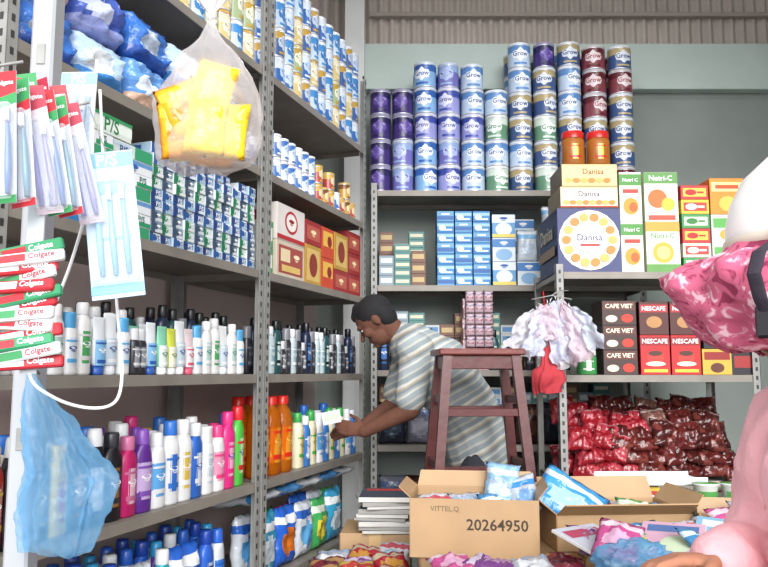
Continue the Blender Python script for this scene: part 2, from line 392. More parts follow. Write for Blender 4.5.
# ---------------- shelf 2.22
def softpat(a,b,c):
    def f(u,v):
        if (u+.2)**2/.3+(v)**2/.2<1: return b
        if v<-.45: return c
        return a
    return f
SP=[mk_pouch(.26,.17,.12,softpat('#3e74c4','#c8d6ea','#2a52a2'),3,'tissue_pack','blue and white soft pack of tissues',cat='pack',p3=5,cr_=.6),
    mk_pouch(.24,.16,.11,softpat('#b9d3ee','#e2e8ee','#3d86cc'),4,'tissue_pack','pale blue soft pack of tissues',cat='pack',p3=5,cr_=.6),
    mk_pouch(.22,.17,.11,softpat('#5a8ecc','#d9e4f0','#d8b49c'),5,'tissue_pack','blue and beige soft pack of napkins',cat='pack',p3=5,cr_=.6),
    mk_pouch(.24,.16,.12,softpat('#4a62b4','#ccd4ee','#8f9ad0'),6,'tissue_pack','violet-blue soft pack of napkins',cat='pack',p3=5,cr_=.6)]
for rnk in range(2):
    u=-1.4
    i=rnk
    while u<-.12:
        for k in range(2):
            p=SP[(i+k*2)%4]
            if u+p['w']<-.05: put(FL,p,u+p['w']/2,.03+rnk*.18+k*.01,2.22+k*.168,rz=R.uniform(-.12,.12),group='soft packs piled on the upper shelf')
        u+=.245;i+=1
SC=[mk_can(.036,.11,'#d8dde2','#3a6ab0','#cfd5da','Baby',label='small white and blue can with white lid',panel='#bfd0e0',tcol='#1a4a9a'),
    mk_can(.036,.11,'#3d6cae','#e5ebf2','#d9dee2',label='small blue can with white lid',panel='#cfd9e4'),
    mk_can(.036,.1,'#a8433c','#c9a04a','#bf993a',label='small red can with gold lid',panel='#dcc9a4'),
    mk_can(.036,.1,'#bf924a','#7a4a1c','#c8a45a',label='small golden can with brass lid',panel='#dfd0a4')]
fill(FL,[SC[0],SC[1],SC[0]],.07,.62,.03,2.22,.006,'small cans on the upper shelf',stack=2)
fill(FL,[SC[0],SC[1]],.07,1.2,.15,2.22,.006,'small cans on the upper shelf',stack=2)
fill(FL,[SC[2],SC[3],SC[2],SC[1]],.64,1.22,.03,2.22,.008,'small cans on the upper shelf',sf=lambda i:[2,1,2,1,1,2,1,1][i%8])
# ---------------- shelf 1.78 : toothpaste cartons
def tp(w,h,d,a,b,c,t,label):
    return mk_box(w,d,h,a,[('r',-w*.3,0,w*.32,h*.98,C(b)),('r',w*.2,-h*.3,w*.6,h*.3,C(c)),('e',-w*.05,h*.08,w*.2,h*.3,C(b)),('t',t,w*.16,h*.1,w*.42,C('#ffffff' if a!='#dfe3e6' else b))
       ,('r',0,0,d*.5,h*.5,C(b),'l')],side=c,name='toothpaste_carton',label=label)
TP=[tp(.064,.038,.16,'#dfe3e6','#2a5a98','#9cbbd0','P/S','small white and blue toothpaste carton'),
    tp(.064,.038,.16,'#bfd3cc','#1d7a52','#dfe2e3','P/S','small green and white toothpaste carton'),
    tp(.064,.038,.16,'#5d86b0','#21407e','#d6dce2','P/S','small blue toothpaste carton'),
    tp(.064,.038,.16,'#8496a8','#3a5068','#cfd6da','MAX','small grey-blue toothpaste carton')]
TL=[mk_box(.2,.05,.042,'#dfe3e6',[('r',-.05,0,.09,.04,C('#2a7ab8')),('r',.06,-.012,.08,.014,C('#1f8f5c')),('t','P/S',.05,.004,.035,C('#15604a')),('r',0,0,.04,.03,C('#cc3333'),'l')],side='#cfd6d4',name='toothpaste_carton',label='long white toothpaste carton with blue panel'),
    mk_box(.2,.05,.042,'#c9d6d2',[('r',.05,0,.09,.04,C('#2f9466')),('r',-.06,.01,.08,.012,C('#b9c7d4')),('t','P/S',-.05,-.004,.04,C('#1b4f8a'))],side='#3f9a70',name='toothpaste_carton',label='long white toothpaste carton with green panel'),
    mk_box(.2,.05,.042,'#d9dde0',[('r',0,.012,.2,.014,C('#5d8dbf')),('t','Close',0,-.005,.06,C('#285aa6'))],side='#9ab6cc',name='toothpaste_carton',label='long pale toothpaste carton with blue stripe')]
u=-1.19
for c_ in range(2):
    for k in range(7): put(FL,TL[(k*2+c_)%3],u+.1,.03,1.78+k*.043,rz=R.uniform(-.03,.03),group='toothpaste cartons stacked on the shelf')
    u+=.205
big=mk_box(.2,.06,.06,'#d3dcd4',[('r',0,0,.2,.03,C('#e3ece4')),('t','P/S',.0,0,.07,C('#177a46')),('r',0,.026,.2,.01,C('#2f9a5c'))],side='#2f9a5c',top='#cfe0d4',name='toothpaste_carton',label='larger white and green toothpaste carton on the pile')
put(FL,big,-1.0,.03,1.78+7*.043+.002,group='toothpaste cartons stacked on the shelf')
i=0
while u<-.09:
    n=[9,8,9,9,10,9,9][i%7]
    for k in range(n): put(FL,TP[(i*2+k*3+(k//2))%4],u+.032,.03+R.random()*.012,1.78+k*.039,group='toothpaste cartons stacked on the shelf',rz=R.uniform(-.04,.04))
    u+=.067;i+=1
gw=mk_box(.3,.2,.17,'#d9d2cc',[('e',0,.01,.07,.055,C('#b3282c')),('e',0,.01,.055,.042,C('#e9e2dc')),('t','CHOCO',0,.012,.07,C('#8c1c20')),('r',0,-.07,.3,.02,C('#b3282c')),('e',0,.01,.05,.045,C('#b3282c'),'l')],side='#dfd6d0',top='#e2ddd8',name='gift_box',label='white box with a red round emblem')
gr=mk_box(.3,.2,.17,'#c9bca8',[('r',0,0,.26,.13,C('#a34a42')),('r',-.06,.02,.1,.06,C('#e2cfa8')),('t','Cookies',.06,.02,.08,C('#f2e2b8')),('r',0,-.04,.2,.03,C('#d8b86a'))],side='#cdbfae',name='gift_box',label='beige box with a red printed panel')
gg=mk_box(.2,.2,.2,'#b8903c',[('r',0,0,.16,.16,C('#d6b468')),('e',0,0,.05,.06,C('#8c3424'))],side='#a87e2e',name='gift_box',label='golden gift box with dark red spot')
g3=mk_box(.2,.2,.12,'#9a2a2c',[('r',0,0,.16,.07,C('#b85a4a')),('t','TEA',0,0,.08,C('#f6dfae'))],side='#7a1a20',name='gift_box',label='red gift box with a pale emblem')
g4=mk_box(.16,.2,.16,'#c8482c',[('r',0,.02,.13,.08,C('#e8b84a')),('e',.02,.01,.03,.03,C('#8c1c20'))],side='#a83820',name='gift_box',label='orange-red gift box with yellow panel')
gs=mk_box(.09,.12,.12,'#4f9a63',[('r',0,0,.07,.06,C('#dee2d8'))],side='#d8dcd4',name='gift_box',label='small green and white box')
put(FL,gs,.1,.04,1.78);put(FL,gs,.1,.04,1.902)
put(FL,gr,.31,.03,1.78);put(FL,gw,.31,.03,1.952)
put(FL,gg,.57,.03,1.78);put(FL,g3,.57,.03,1.982)
put(FL,g4,.76,.03,1.78);put(FL,g4,.76,.03,1.942)
put(FL,g3,.95,.03,1.78);put(FL,gg,.95,.03,1.902)
for k in range(3): put(FL,g3,1.151,.03,1.78+k*.122)
# ---------------- shelf 1.34
B=lambda st,w,d,h,body,cap,lab=None,txt=None,tc='#ffffff',nm='lotion_bottle',lb=None:mk_bottle(st,w,d,h,body,cap,lab,txt,tc,nm,lb or 'plastic lotion bottle')
M1=[B('tube',.062,.035,.19,'#e2e5e7','#e6eaee','#c3d3de','Pond',tc='#2a5a9a',nm='face_cream_tube',lb='white face cream tube standing on its cap'),
    B('wide',.058,.038,.18,'#e4e5e5','#4f9fd0','#cfd9e2','Nivea',tc='#1d3d8c',lb='white lotion bottle with light blue cap'),
    B('sh',.06,.036,.2,'#e2e1e0','#e0dfde','#acc9c2','x',tc='#4a8a7a',lb='white lotion bottle with pale green label'),
    B('tube',.055,.034,.175,'#dadfe3','#2b56a6','#7db4dc','x',nm='face_cream_tube',lb='pale tube with blue cap'),
    B('wide',.046,.042,.15,'#26262c','#c7c8ca','#8a8d92','x',nm='deodorant_bottle',lb='black deodorant bottle with grey cap'),
    B('tube',.055,.034,.165,'#7fc4a4','#eef2f0','#d8e2dc','x',tc='#2f8a5c',nm='face_cream_tube',lb='mint green tube with white cap'),
    B('tube',.052,.034,.16,'#c7cf4a','#e0e0dc','#e2e2c8','x',tc='#5a8a2c',nm='face_cream_tube',lb='lime yellow tube with white cap'),
    B('tube',.056,.034,.165,'#dcc9cc','#d05a72','#e4dee0','x',tc='#c03a5a',nm='face_cream_tube',lb='pale pink tube with rose cap'),
    B('sh',.064,.042,.215,'#e6e6e4','#cccccc','#4aa05a','Dove',lb='white bottle with green label')]
D1=[B('sh',.06,.045,.25,'#1b2740','#101018','#3a6aa8','x',nm='mouthwash_bottle',lb='dark blue bottle with black cap'),
    B('sh',.06,.045,.24,'#1f4a4c','#0f1514','#bfd0cc','x',tc='#1f4a4c',nm='mouthwash_bottle',lb='dark teal bottle with pale label'),
    B('wide',.055,.045,.21,'#2a2a32','#7a7a82','#4a4a55','x',tc='#a8a8b0',nm='deodorant_bottle',lb='black bottle with grey cap')]
fill(FL,[M1[2],M1[8],M1[0],M1[2],M1[1],M1[8],M1[3],M1[0],M1[1],M1[4],M1[4],M1[3],M1[5],M1[6],M1[0],M1[7],M1[1]],-1.4,-.05,.03,1.34,.001,'creams and lotions on the eye-level shelf',jit=.01)
fill(FL,[M1[0],M1[8],M1[2],M1[8],M1[5],M1[3]],-1.4,-.6,.11,1.34,.004,'creams and lotions on the eye-level shelf')
fill(FL,D1,-.58,-.05,.11,1.34,.003,'dark bottles on the eye-level shelf')
clr=B('sh',.055,.042,.21,'#b6c6ca','#d9dcde','#8facb4','x',lb='clear pale bottle with white cap')
fill(FL,[D1[1],clr,D1[0],M1[8]],-1.4,-.05,.21,1.34,.004,'bottles on the eye-level shelf')
M2=[clr,clr,D1[1],M1[4],D1[2],clr,D1[2],M1[4],D1[0],D1[2]]
fill(FL,M2,.06,1.22,.03,1.34,.003,'bottles on the eye-level shelf')
fill(FL,[D1[2],D1[0],clr,D1[1]],.06,1.2,.11,1.34,.004,'dark bottles on the eye-level shelf')
# ---------------- shelf .895
H=[('sh','#e8c420','#e8c420','#c41f2a','yellow shampoo bottle with red label','Sun'),
   ('sh','#16161c','#2a2a30','#8a622c','black shampoo bottle with brown label','X-Men'),
   ('curvy','#18181f','#d3d5d8','#c8cace','black shampoo bottle with white cap','Clear'),
   ('sh','#b51f62','#c06a90','#e0b6c8','magenta shampoo bottle with pink cap','Sunsilk'),
   ('curvy','#5a2a86','#7a4aa6','#bda4d0','purple shampoo bottle on the shelf','Rejoice'),
   ('sh','#dee0e2','#2f6cc0','#2f6cc0','white shampoo bottle with blue cap','Clear'),
   ('curvy','#e2e3e4','#d6d9dc','#5aa0d8','white shampoo bottle with blue label','Dove'),
   ('sh','#2a5fb4','#d6dae0','#d6dee8','blue shampoo bottle with white label','H&S'),
   ('sh','#e0e2e2','#e0e2e2','#d2b34a','white shampoo bottle with gold label','Pantene'),
   ('wide','#e0e1e1','#e0e1e1','#b8c6d2','white conditioner bottle with grey label','Pantene'),
   ('sh','#d8307e','#d8307e','#e4a8c2','pink softener bottle with pale label','Comfort'),
   ('sh','#4fb846','#d0222c','#c9e0b8','bright green softener bottle with red cap','Comfort'),
   ('curvy','#e8e4e5','#e0407e','#e292b0','white bottle with pink cap','Dove'),
   ('sh','#a42a20','#d8b420','#e2d2a0','red shampoo bottle with yellow cap','Life')]
HB={i:mk_bottle(s,.082,.05,.25+.035*((i*7)%3)/2+(.03 if i in(10,11) else 0),b,c,l,t,'#f5f5f5' if l not in('#e4a8c2','#d6dee8','#c9e0b8') else '#1c3c96','shampoo_bottle',lb) for i,(s,b,c,l,lb,t) in enumerate(H)}
SEQ=[13,2,1,0,1,2,1,3,4,6,5,8,7,9,12,10,11,12]
u=-1.42
for s in SEQ:
    if u>-.1: break
    if u+.082<-.045: put(FL,HB[s],u+.041,.03,.895,group='shampoo bottles on the shelf',rz=R.uniform(-.15,.15))
    u+=.0785
u=-1.4
for s in [6,5,8,9,6,5,9,8,4,6,7,9,8,6,12,5,9]:
    if u>-.13: break
    put(FL,HB[s],u+.041,.1,.895,group='shampoo bottles on the shelf'); u+=.084
u=-1.4
for s in [5,0,7,1,3,9,6,4,8,10,0,5,7,6,3]:
    if u>-.13: break
    put(FL,HB[s],u+.041,.2,.895,group='shampoo bottles on the shelf'); u+=.086
OR=mk_bottle('soda',.112,.09,.345,'#d87a1c','#d0281c','#d8902c','Sunlight','#f0c860','oil_bottle','translucent amber plastic bottle with red cap',k='p',e=2.6,bmat=film('#ee8a1c',.72,.12,.6))
for rk in range(2):
    for k in range(3): put(FL,OR,.1+k*.116,.03+rk*.1,.895,group='amber bottles with red caps')
YG=mk_bottle('sh',.075,.06,.26,'#d9d4b4','#3a9a48','#c0a838','Neptune','#2a6a2a','oil_bottle','pale yellow oil bottle with green cap')
BL2=mk_bottle('sh',.07,.05,.24,'#3a72b8','#d8dcde','#d8dcde','Vim','#1c3c96','cleaner_bottle','blue cleaner bottle with white cap')
fill(FL,[YG,BL2,YG,HB[6],BL2],.43,1.22,.03,.895,.004,'bottles on the lower shelf')
fill(FL,[HB[5],YG,HB[9]],.43,1.2,.12,.895,.006,'bottles on the lower shelf')
# ---------------- shelf .47
pz=[mk_pouch(.2,.27,.07,pat('#2b62c4','#e0e3e6','#d9762a'),11,'detergent_pouch','blue detergent pouch with orange spot',cr_=.6),
    mk_pouch(.19,.26,.07,pat('#5a3ea8','#d8d0e4','#c65a9a'),12,'detergent_pouch','purple detergent pouch with pink spot',cr_=.6),
    mk_pouch(.2,.27,.07,pat('#3a92b8','#e0e6e8','#c9d8e0'),13,'detergent_pouch','light blue detergent pouch',cr_=.6),
    mk_pouch(.18,.25,.07,pat('#46a45a','#d8e2d4','#e2d24a'),14,'detergent_pouch','green detergent pouch on the low shelf',cr_=.6),
    mk_pouch(.19,.26,.07,pat('#d0d6dc','#2f62b8','#63a9dc'),15,'detergent_pouch','white and blue detergent pouch',cr_=.6),
    mk_pouch(.17,.24,.07,pat('#b8347c','#e4d0da','#e494b6'),16,'detergent_pouch','pink softener pouch on the low shelf',cr_=.6)]
cb=[mk_bottle('sh',.08,.05,.29,'#2b5fc0','#1c3f9a','#bbc6d4','Duck','#1c3f9a','cleaner_bottle','blue toilet cleaner bottle'),
    mk_bottle('curvy',.08,.05,.27,'#6a3fae','#3aa0d8','#c8bdd4',None,'#fff','cleaner_bottle','purple cleaner bottle with blue cap'),
    mk_bottle('sh',.08,.05,.28,'#2aa6b8','#d8dcde','#c6d4d6',None,'#fff','cleaner_bottle','teal cleaner bottle with white cap'),
    mk_bottle('curvy',.08,.05,.28,'#cfd7de','#2b5fc0','#3a78cc',None,'#fff','cleaner_bottle','white cleaner bottle with blue cap')]
fill(FL,[pz[1],pz[0],cb[1],cb[0],pz[4],cb[2],pz[0],cb[0],cb[3],pz[1],cb[0],cb[1]],-1.4,-.05,.03,.47,.001,'detergents on the low shelf',jit=.015)
fill(FL,[cb[3],cb[0],cb[1],cb[2]],-1.38,-.08,.15,.47,.006,'detergents on the low shelf')
fill(FL,[cb[0],cb[1],cb[3]],-1.38,-.08,.23,.47,.006,'detergents on the low shelf')
fill(FL,[pz[2],pz[0],pz[4],pz[3],pz[2]],.06,1.22,.03,.47,.001,'detergent pouches on the low shelf',jit=.01)
fill(FL,[pz[4],pz[3],pz[5],pz[0]],.06,1.22,.13,.47,.002,'detergent pouches on the low shelf')
flat=[mk_pouch(.22,.26,.05,pat('#c9cdd1','#3f8fcc','#57b06a'),21,'detergent_pouch','white detergent pouch lying flat',cr_=.7),mk_pouch(.22,.26,.05,pat('#4f8fc8','#d2d6d8','#b63a78'),22,'detergent_pouch','light blue detergent pouch lying flat',cr_=.7)]
for i in range(5):
    o=FL.pt(.17+i*.23,.29,.47+.272); spawn(flat[i%2],o+V((0,0,.03)),FL.th+R.uniform(-.2,.2),math.radians(80),0,'detergent pouches on the low shelf')
# ---------------- back unit shelf 1.87
bb=mk_box(.104,.16,.064,'#3576ae',[('r',0,.012,.1,.018,C('#8fb8d0')),('e',-.02,-.006,.022,.018,C('#c8d8e4')),('r',.015,-.018,.05,.01,C('#c9dbe8'))],side='#2f5e90',name='milk_carton_pack',label='small blue milk carton pack',cat='box')
b3=mk_box(.104,.16,.064,'#5a94bc',[('r',0,-.01,.1,.024,C('#2b5a98')),('r',0,.014,.05,.01,C('#dfe6ee'))],name='milk_carton_pack',label='small light blue milk carton pack')
u0=FB.u(437,2)
for c_ in range(3):
    for k in range(7): put(FB,bb if (k+c_)%3 else b3,u0+.055+c_*.11,.02,1.87+k*.0655,group='blue milk cartons stacked on the shelf')
b4=mk_box(.14,.16,.145,'#5d94c2',[('r',0,.045,.14,.05,C('#d4dce2')),('t','SUA',0,.045,.06,C('#1c50a0')),('e',0,-.02,.05,.04,C('#d4dce2')),('r',0,-.06,.14,.02,C('#d9c25a'))],name='milk_carton_pack',label='blue and white milk powder box with yellow stripe')
b5=mk_box(.14,.16,.145,'#cdd6dc',[('r',0,.04,.14,.05,C('#3f7ab8')),('t','SUA',0,.04,.06,C('#e8e8e8')),('e',0,-.03,.05,.035,C('#7fa8cc'))],name='milk_carton_pack',label='white and blue milk powder box')
for k in range(3): put(FB,[b4,b5,b4][k],u0+.41,.02,1.87+k*.146); 
wp=mk_pouch(.13,.2,.06,pat('#cdd4da','#7fb0d8','#b9c8d8'),31,'milk_powder_pouch','white milk powder pouch on the shelf')
put(FB,b5,u0+.56,.02,1.87);put(FB,wp,u0+.56,.04,2.018);put(FB,b4,u0+.56,.19,2.018);put(FB,b5,u0+.56,.19,2.165)
put(FB,b4,u0+.71,.02,1.87);put(FB,b5,u0+.71,.02,2.018);put(FB,wp,u0+.71,.02,2.165)
sm=[mk_box(.09,.12,.06,'#7a8a94',[('r',0,0,.07,.03,C('#c0c4c6'))],name='small_carton',label='small grey carton'),
    mk_box(.1,.12,.05,'#4a7a76',[('r',0,0,.08,.02,C('#c8c2a8'))],name='small_carton',label='small teal carton'),
    mk_box(.09,.12,.055,'#b2b6b6',[('r',0,0,.07,.03,C('#4a7aa8'))],name='small_carton',label='small white carton with blue panel'),
    mk_box(.09,.12,.07,'#6a4a3a',[('r',0,0,.07,.03,C('#b09a6a'))],name='small_carton',label='small brown carton with tan panel')]
fill(FB,[sm[0],sm[1],sm[3],sm[2]],.05,u0-.01,.02,1.87,.002,'small cartons on the shelf',sf=lambda i:[3,5,3,2][i%4])
fill(FB,[sm[3],sm[2],sm[1],sm[0]],.05,u0-.01,.16,1.87,.002,'small cartons on the shelf',sf=lambda i:[5,5,7,6][i%4])
dp=mk_pouch(.1,.2,.06,pat('#3a3430','#7a5a3a','#a8905a'),32,'tea_pouch','dark brown tea pouch')
pk=mk_box(.15,.14,.06,'#b9929a',[('r',0,.01,.13,.03,C('#cdbcc0')),('e',.02,-.005,.02,.018,C('#7a3a48')),('r',-.04,0,.02,.055,C('#7f96a4'))],side='#998088',name='wrapped_soap_pack',label='pink and grey wrapped soap pack',k='f')
for k in range(7): put(FB,pk,FB.u(476,1.5),.02,1.36+k*.0615,rz=R.uniform(-.06,.06),group='wrapped packs stacked on the shelf')
SQ=mk_pouch(.06,.07,.012,pat('#a89098','#6a5a70','#7a3a4a',r=.3),36,'sachet','small pinkish sachet hanging in a strip',cat='sachet',n=6,mm=6)
for c_ in range(3):
    for k in range(5): spawn(SQ,FB.pt(FB.u(470+c_*9,1.7)+.0,-.012-.004*c_,1.765-.068*k),FB.th,0,R.uniform(-.03,.03),'sachets hanging in strips from the shelf')
fill(FB,[D1[1],M1[4],dp,D1[2],sm[3],D1[0]],FB.u(490,1.5),1.55,.03,1.36,.004,'goods on the back shelf')
fill(FB,[D1[0],D1[2],dp,M1[4]],.05,FB.u(463,1.5),.03,1.36,.004,'goods on the back shelf')
fill(FB,[sm[3],sm[0],sm[1],sm[2],sm[3]],.05,1.55,.18,1.36,.002,'small cartons on the back shelf',sf=lambda i:[5,6,7,5,4][i%5])
dk=[mk_pouch(.16,.25,.07,pat('#2a2c3a','#4a3a4a','#3a4a5a'),33,'snack_pouch','dark grey-blue pouch on the shelf'),mk_pouch(.16,.24,.07,pat('#3a2220','#6a4a3a','#5a3a2a'),34,'snack_pouch','dark brown pouch on the shelf'),mk_pouch(.16,.24,.07,pat('#6a6c7a','#4a5a7a','#8a8a96'),35,'snack_pouch','grey pouch on the shelf')]
fill(FB,[dk[0],dk[2],dk[1]],.05,1.55,.05,.92,.002,'pouches on the back shelf')
fill(FB,[sm[3],sm[0],sm[1],sm[2]],.05,1.55,.17,.92,.002,'small cartons on the back shelf',sf=lambda i:[5,5,7,6][i%4])
fill(FB,[dk[2],dk[1],dk[0],pz[0]],.05,1.55,.05,.5,.002,'pouches on the back shelf')
# ---------------- right unit
COK=C('#b8803a');COK2=C('#d6a85c')
art=[('e',.0,0,.158,.158,C('#f0ece2'))]
for i in range(14):
    a=i*2*math.pi/14; art.append(('e',.12*math.cos(a),.12*math.sin(a),.025,.022,COK if i%2 else COK2))
art+= [('e',0,-.0,.09,.066,C('#f4f0e6')),('t','Danisa',0,.012,.13,C('#1c2a6a')),('r',0,-.028,.1,.012,C('#a3262c')),('t','Danisa',0,.06,.3,C('#c9bf9a'),'l'),('r',0,-.05,.4,.05,C('#8a6a34'),'l')]
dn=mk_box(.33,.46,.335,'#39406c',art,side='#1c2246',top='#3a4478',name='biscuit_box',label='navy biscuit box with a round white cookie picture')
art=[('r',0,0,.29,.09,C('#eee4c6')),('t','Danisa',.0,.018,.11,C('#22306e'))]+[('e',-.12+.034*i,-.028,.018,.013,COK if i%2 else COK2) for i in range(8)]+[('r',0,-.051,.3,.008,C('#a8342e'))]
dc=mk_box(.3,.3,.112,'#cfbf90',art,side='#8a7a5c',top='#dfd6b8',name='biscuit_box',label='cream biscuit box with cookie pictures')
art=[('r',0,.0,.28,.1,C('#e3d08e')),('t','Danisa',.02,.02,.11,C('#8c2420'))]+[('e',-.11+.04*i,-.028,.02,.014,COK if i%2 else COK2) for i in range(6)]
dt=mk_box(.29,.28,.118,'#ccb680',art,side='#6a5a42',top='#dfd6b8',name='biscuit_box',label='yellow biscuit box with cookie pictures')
uu=lambda px,z=1.95:FR.u(px,z)
xd=uu(591)
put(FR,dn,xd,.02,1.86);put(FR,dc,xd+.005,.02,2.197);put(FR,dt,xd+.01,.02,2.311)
jar=mk_bottle('jar',.12,.12,.185,'#9a5a1c','#b8201c','#e8c040',None,'#a01c1c','sauce_jar','amber jar with red lid and yellow label',cat='jar')
put(FR,jar,xd-.058,.02,2.43,group='jars with red lids');put(FR,jar,xd+.075,.02,2.43,group='jars with red lids')
nc=mk_box(.115,.2,.262,'#e4e2d4',[('r',0,.09,.115,.06,C('#4a8a3c')),('t','Nutri C',0,.09,.08,C('#ffffff')),('e',.0,-.05,.04,.045,C('#e0902c')),('e',.012,-.055,.022,.026,C('#c85a1c')),('r',0,.03,.08,.02,C('#b23a2c'))],side='#bfc8a8',name='fruit_drink_box',label='green and white drink box with orange fruit')
ncb=mk_box(.175,.2,.262,'#ece8dc',[('r',0,.105,.175,.05,C('#e0963a')),('t','Nutri-C',0,.06,.12,C('#3a8a34')),('e',0,-.03,.055,.055,C('#e2a43a')),('e',0,-.03,.035,.035,C('#f0cc7a')),('r',0,-.11,.175,.04,C('#5a9046'))],side='#cfd2b8',name='fruit_drink_box',label='white and orange fruit drink box')
ncc=mk_box(.175,.2,.262,'#eae4d6',[('r',0,.1,.175,.06,C('#59904a')),('t','Nutri-C',0,.1,.12,C('#ffffff')),('e',-.02,-.01,.05,.05,C('#d86a2c')),('e',.035,-.04,.035,.035,C('#e2b23a')),('r',0,-.11,.14,.025,C('#c84a3a'))],side='#cfd2b8',name='fruit_drink_box',label='white box with orange fruit and green band')
put(FR,nc,uu(634),.02,1.86);put(FR,nc,uu(634),.02,2.124)
put(FR,ncb,uu(665),.02,1.86);put(FR,ncc,uu(665),.02,2.124)
sb=[mk_box(.145,.18,.075,c1,[('r',0,.0,.12,.045,C(c2)),('e',-.02,0,.03,.016,C(c3)),('r',.03,0,.035,.01,C(c3))],side=c1,name='tea_box',label=lb) for c1,c2,c3,t,lb in
    [('#b8302c','#e0c24a','#b01c20','TEA','red and yellow tea box'),('#d4b63a','#b83a2c','#ffffff','x','yellow tea box with red panel'),('#3f8a4c','#dedccc','#2b7a38','TRA','green tea box with pale panel'),('#d6ccbb','#b03a34','#ffffff','TRA','cream tea box with red panel')]]
for k in range(6): put(FR,sb[[2,3,0,2,1,0][k]],uu(699),.02,1.86+k*.0762,group='tea boxes stacked on the shelf')
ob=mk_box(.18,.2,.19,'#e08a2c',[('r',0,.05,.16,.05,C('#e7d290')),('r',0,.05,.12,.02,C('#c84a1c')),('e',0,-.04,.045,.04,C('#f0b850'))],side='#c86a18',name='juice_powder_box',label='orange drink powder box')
grb=mk_box(.18,.2,.15,'#cdd4ca',[('r',0,.03,.16,.05,C('#5aa64e')),('e',0,-.03,.05,.03,C('#e8a03a'))],name='juice_powder_box',label='pale green drink powder box')
put(FR,grb,uu(732),.02,1.86);put(FR,grb,uu(732),.02,2.011);put(FR,ob,uu(732),.02,2.163)
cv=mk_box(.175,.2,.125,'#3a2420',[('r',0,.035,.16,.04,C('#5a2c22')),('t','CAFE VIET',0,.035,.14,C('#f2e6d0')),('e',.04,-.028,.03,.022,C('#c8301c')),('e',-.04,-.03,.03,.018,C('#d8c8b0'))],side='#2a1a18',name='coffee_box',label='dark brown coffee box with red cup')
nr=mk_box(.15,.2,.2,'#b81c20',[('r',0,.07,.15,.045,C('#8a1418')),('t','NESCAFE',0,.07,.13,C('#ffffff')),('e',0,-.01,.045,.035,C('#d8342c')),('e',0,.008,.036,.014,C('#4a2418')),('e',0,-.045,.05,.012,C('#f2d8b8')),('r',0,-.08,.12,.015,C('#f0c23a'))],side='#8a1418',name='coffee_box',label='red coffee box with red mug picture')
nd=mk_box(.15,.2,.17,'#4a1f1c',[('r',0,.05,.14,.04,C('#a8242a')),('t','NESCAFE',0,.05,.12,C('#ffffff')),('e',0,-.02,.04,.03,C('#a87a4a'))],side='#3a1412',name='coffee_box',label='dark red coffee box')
cz=1.335
for k in range(3): put(FR,cv,uu(622,1.4),.02,cz+k*.126,group='dark coffee boxes')
put(FR,nr,uu(657,1.4),.02,cz);put(FR,nd,uu(657,1.4),.02,cz+.202)
put(FR,nr,uu(688,1.4),.02,cz);put(FR,nd,uu(688,1.4),.02,cz+.202)
yb=mk_box(.15,.2,.13,'#c8a03c',[('r',0,.03,.13,.04,C('#8a2420')),('e',0,-.03,.035,.025,C('#5a2c1c'))],side='#a8802c',name='coffee_box',label='yellow and dark red coffee box')
nk=mk_box(.13,.2,.13,'#26222a',[('r',0,.0,.1,.06,C('#982c2c'))],name='coffee_box',label='black coffee box with red panel')
put(FR,yb,uu(719,1.4),.02,cz);put(FR,nk,uu(719,1.4),.02,cz+.132);put(FR,nk,uu(746,1.4),.02,cz);put(FR,yb,uu(746,1.4)+.008,.24,cz)
gj=mk_bottle('jar',.1,.1,.125,'#3f8a4c','#d8dcd8','#cfd8c8',None,'#2b6a38','tea_jar','green jar with white lid',cat='jar')
gj2=mk_bottle('jar',.1,.1,.125,'#cfd6d0','#3f9a5a','#7ab88a',None,'#fff','tea_jar','white jar with green lid',cat='jar')
put(FR,gj,uu(590,1.4),.02,cz);put(FR,gj2,uu(590,1.4),.02,cz+.127)
put(FR,gj2,uu(590,1.4),.15,cz);put(FR,gj,uu(590,1.4),.15,cz+.127)
def bagpat(a,b,c,sd):
    rr=random.Random(sd); pts=[(rr.uniform(-1,1),rr.uniform(-1,.6),rr.uniform(.1,.25)) for _ in range(14)]
    def f(u,v):
        if v>.8: return c
        for i,(x,y,r) in enumerate(pts):
            if (u-x)**2+(v-y)**2<r*r: return b
        return a
    return f
BG=[mk_pouch(.15,.17,.06,bagpat(a_,b_,c_,i+40),40+i,'dried_fruit_bag','shiny clear bag of brown-red dried fruit',cat='bag',n=16,mm=18,cr_=.9) for i,(a_,b_,c_) in enumerate((('#4e1c1a','#682c26','#8a6460'),('#5a2220','#3e1614','#7c5450'),('#421a18','#6e3630','#94706c')))]
BR=[mk_pouch(.14,.16,.055,bagpat('#841822','#a03a44','#b0747a',i+50),50+i,'red_bean_bag','shiny clear bag of red dried goods',cat='bag',n=16,mm=18,cr_=.9) for i in range(2)]
BM=mk_pouch(.14,.16,.055,bagpat('#6e4a42','#8a6c60','#b0a09a',60),60,'dried_fruit_bag','clear bag of pale dried goods',cat='bag',n=16,mm=18,cr_=.9)
seqB=[BR[0],BR[1],BG[0],BM,BG[1],BG[2],BG[0],BG[1]]
for L_,(inn,z,n_,st_) in enumerate(((.38,.80,8,0),(.38,.93,8,.04),(.38,1.06,8,.0),(.26,.80,8,.03),(.26,.92,8,0),(.26,1.04,8,.03),(.15,.80,8,.0),(.15,.91,8,.04),(.15,1.0,6,.12),(.03,.80,8,.02),(.04,.87,8,.05),(.05,.94,7,.0))):
    for i in range(n_):
        u=.05+st_+i*.112
        if u+.14>1.0: continue
        p=seqB[min(7,max(0,i+R.choice((-1,0,0,1))))]
        put(FR,p,u+.075,inn+R.uniform(0,.03),z+R.uniform(.0,.012)+.01,rz=R.uniform(-.4,.4),rx=math.radians(R.uniform(-60,-30)),ry=R.uniform(-.25,.25),group='bags of dried goods heaped on the shelf')
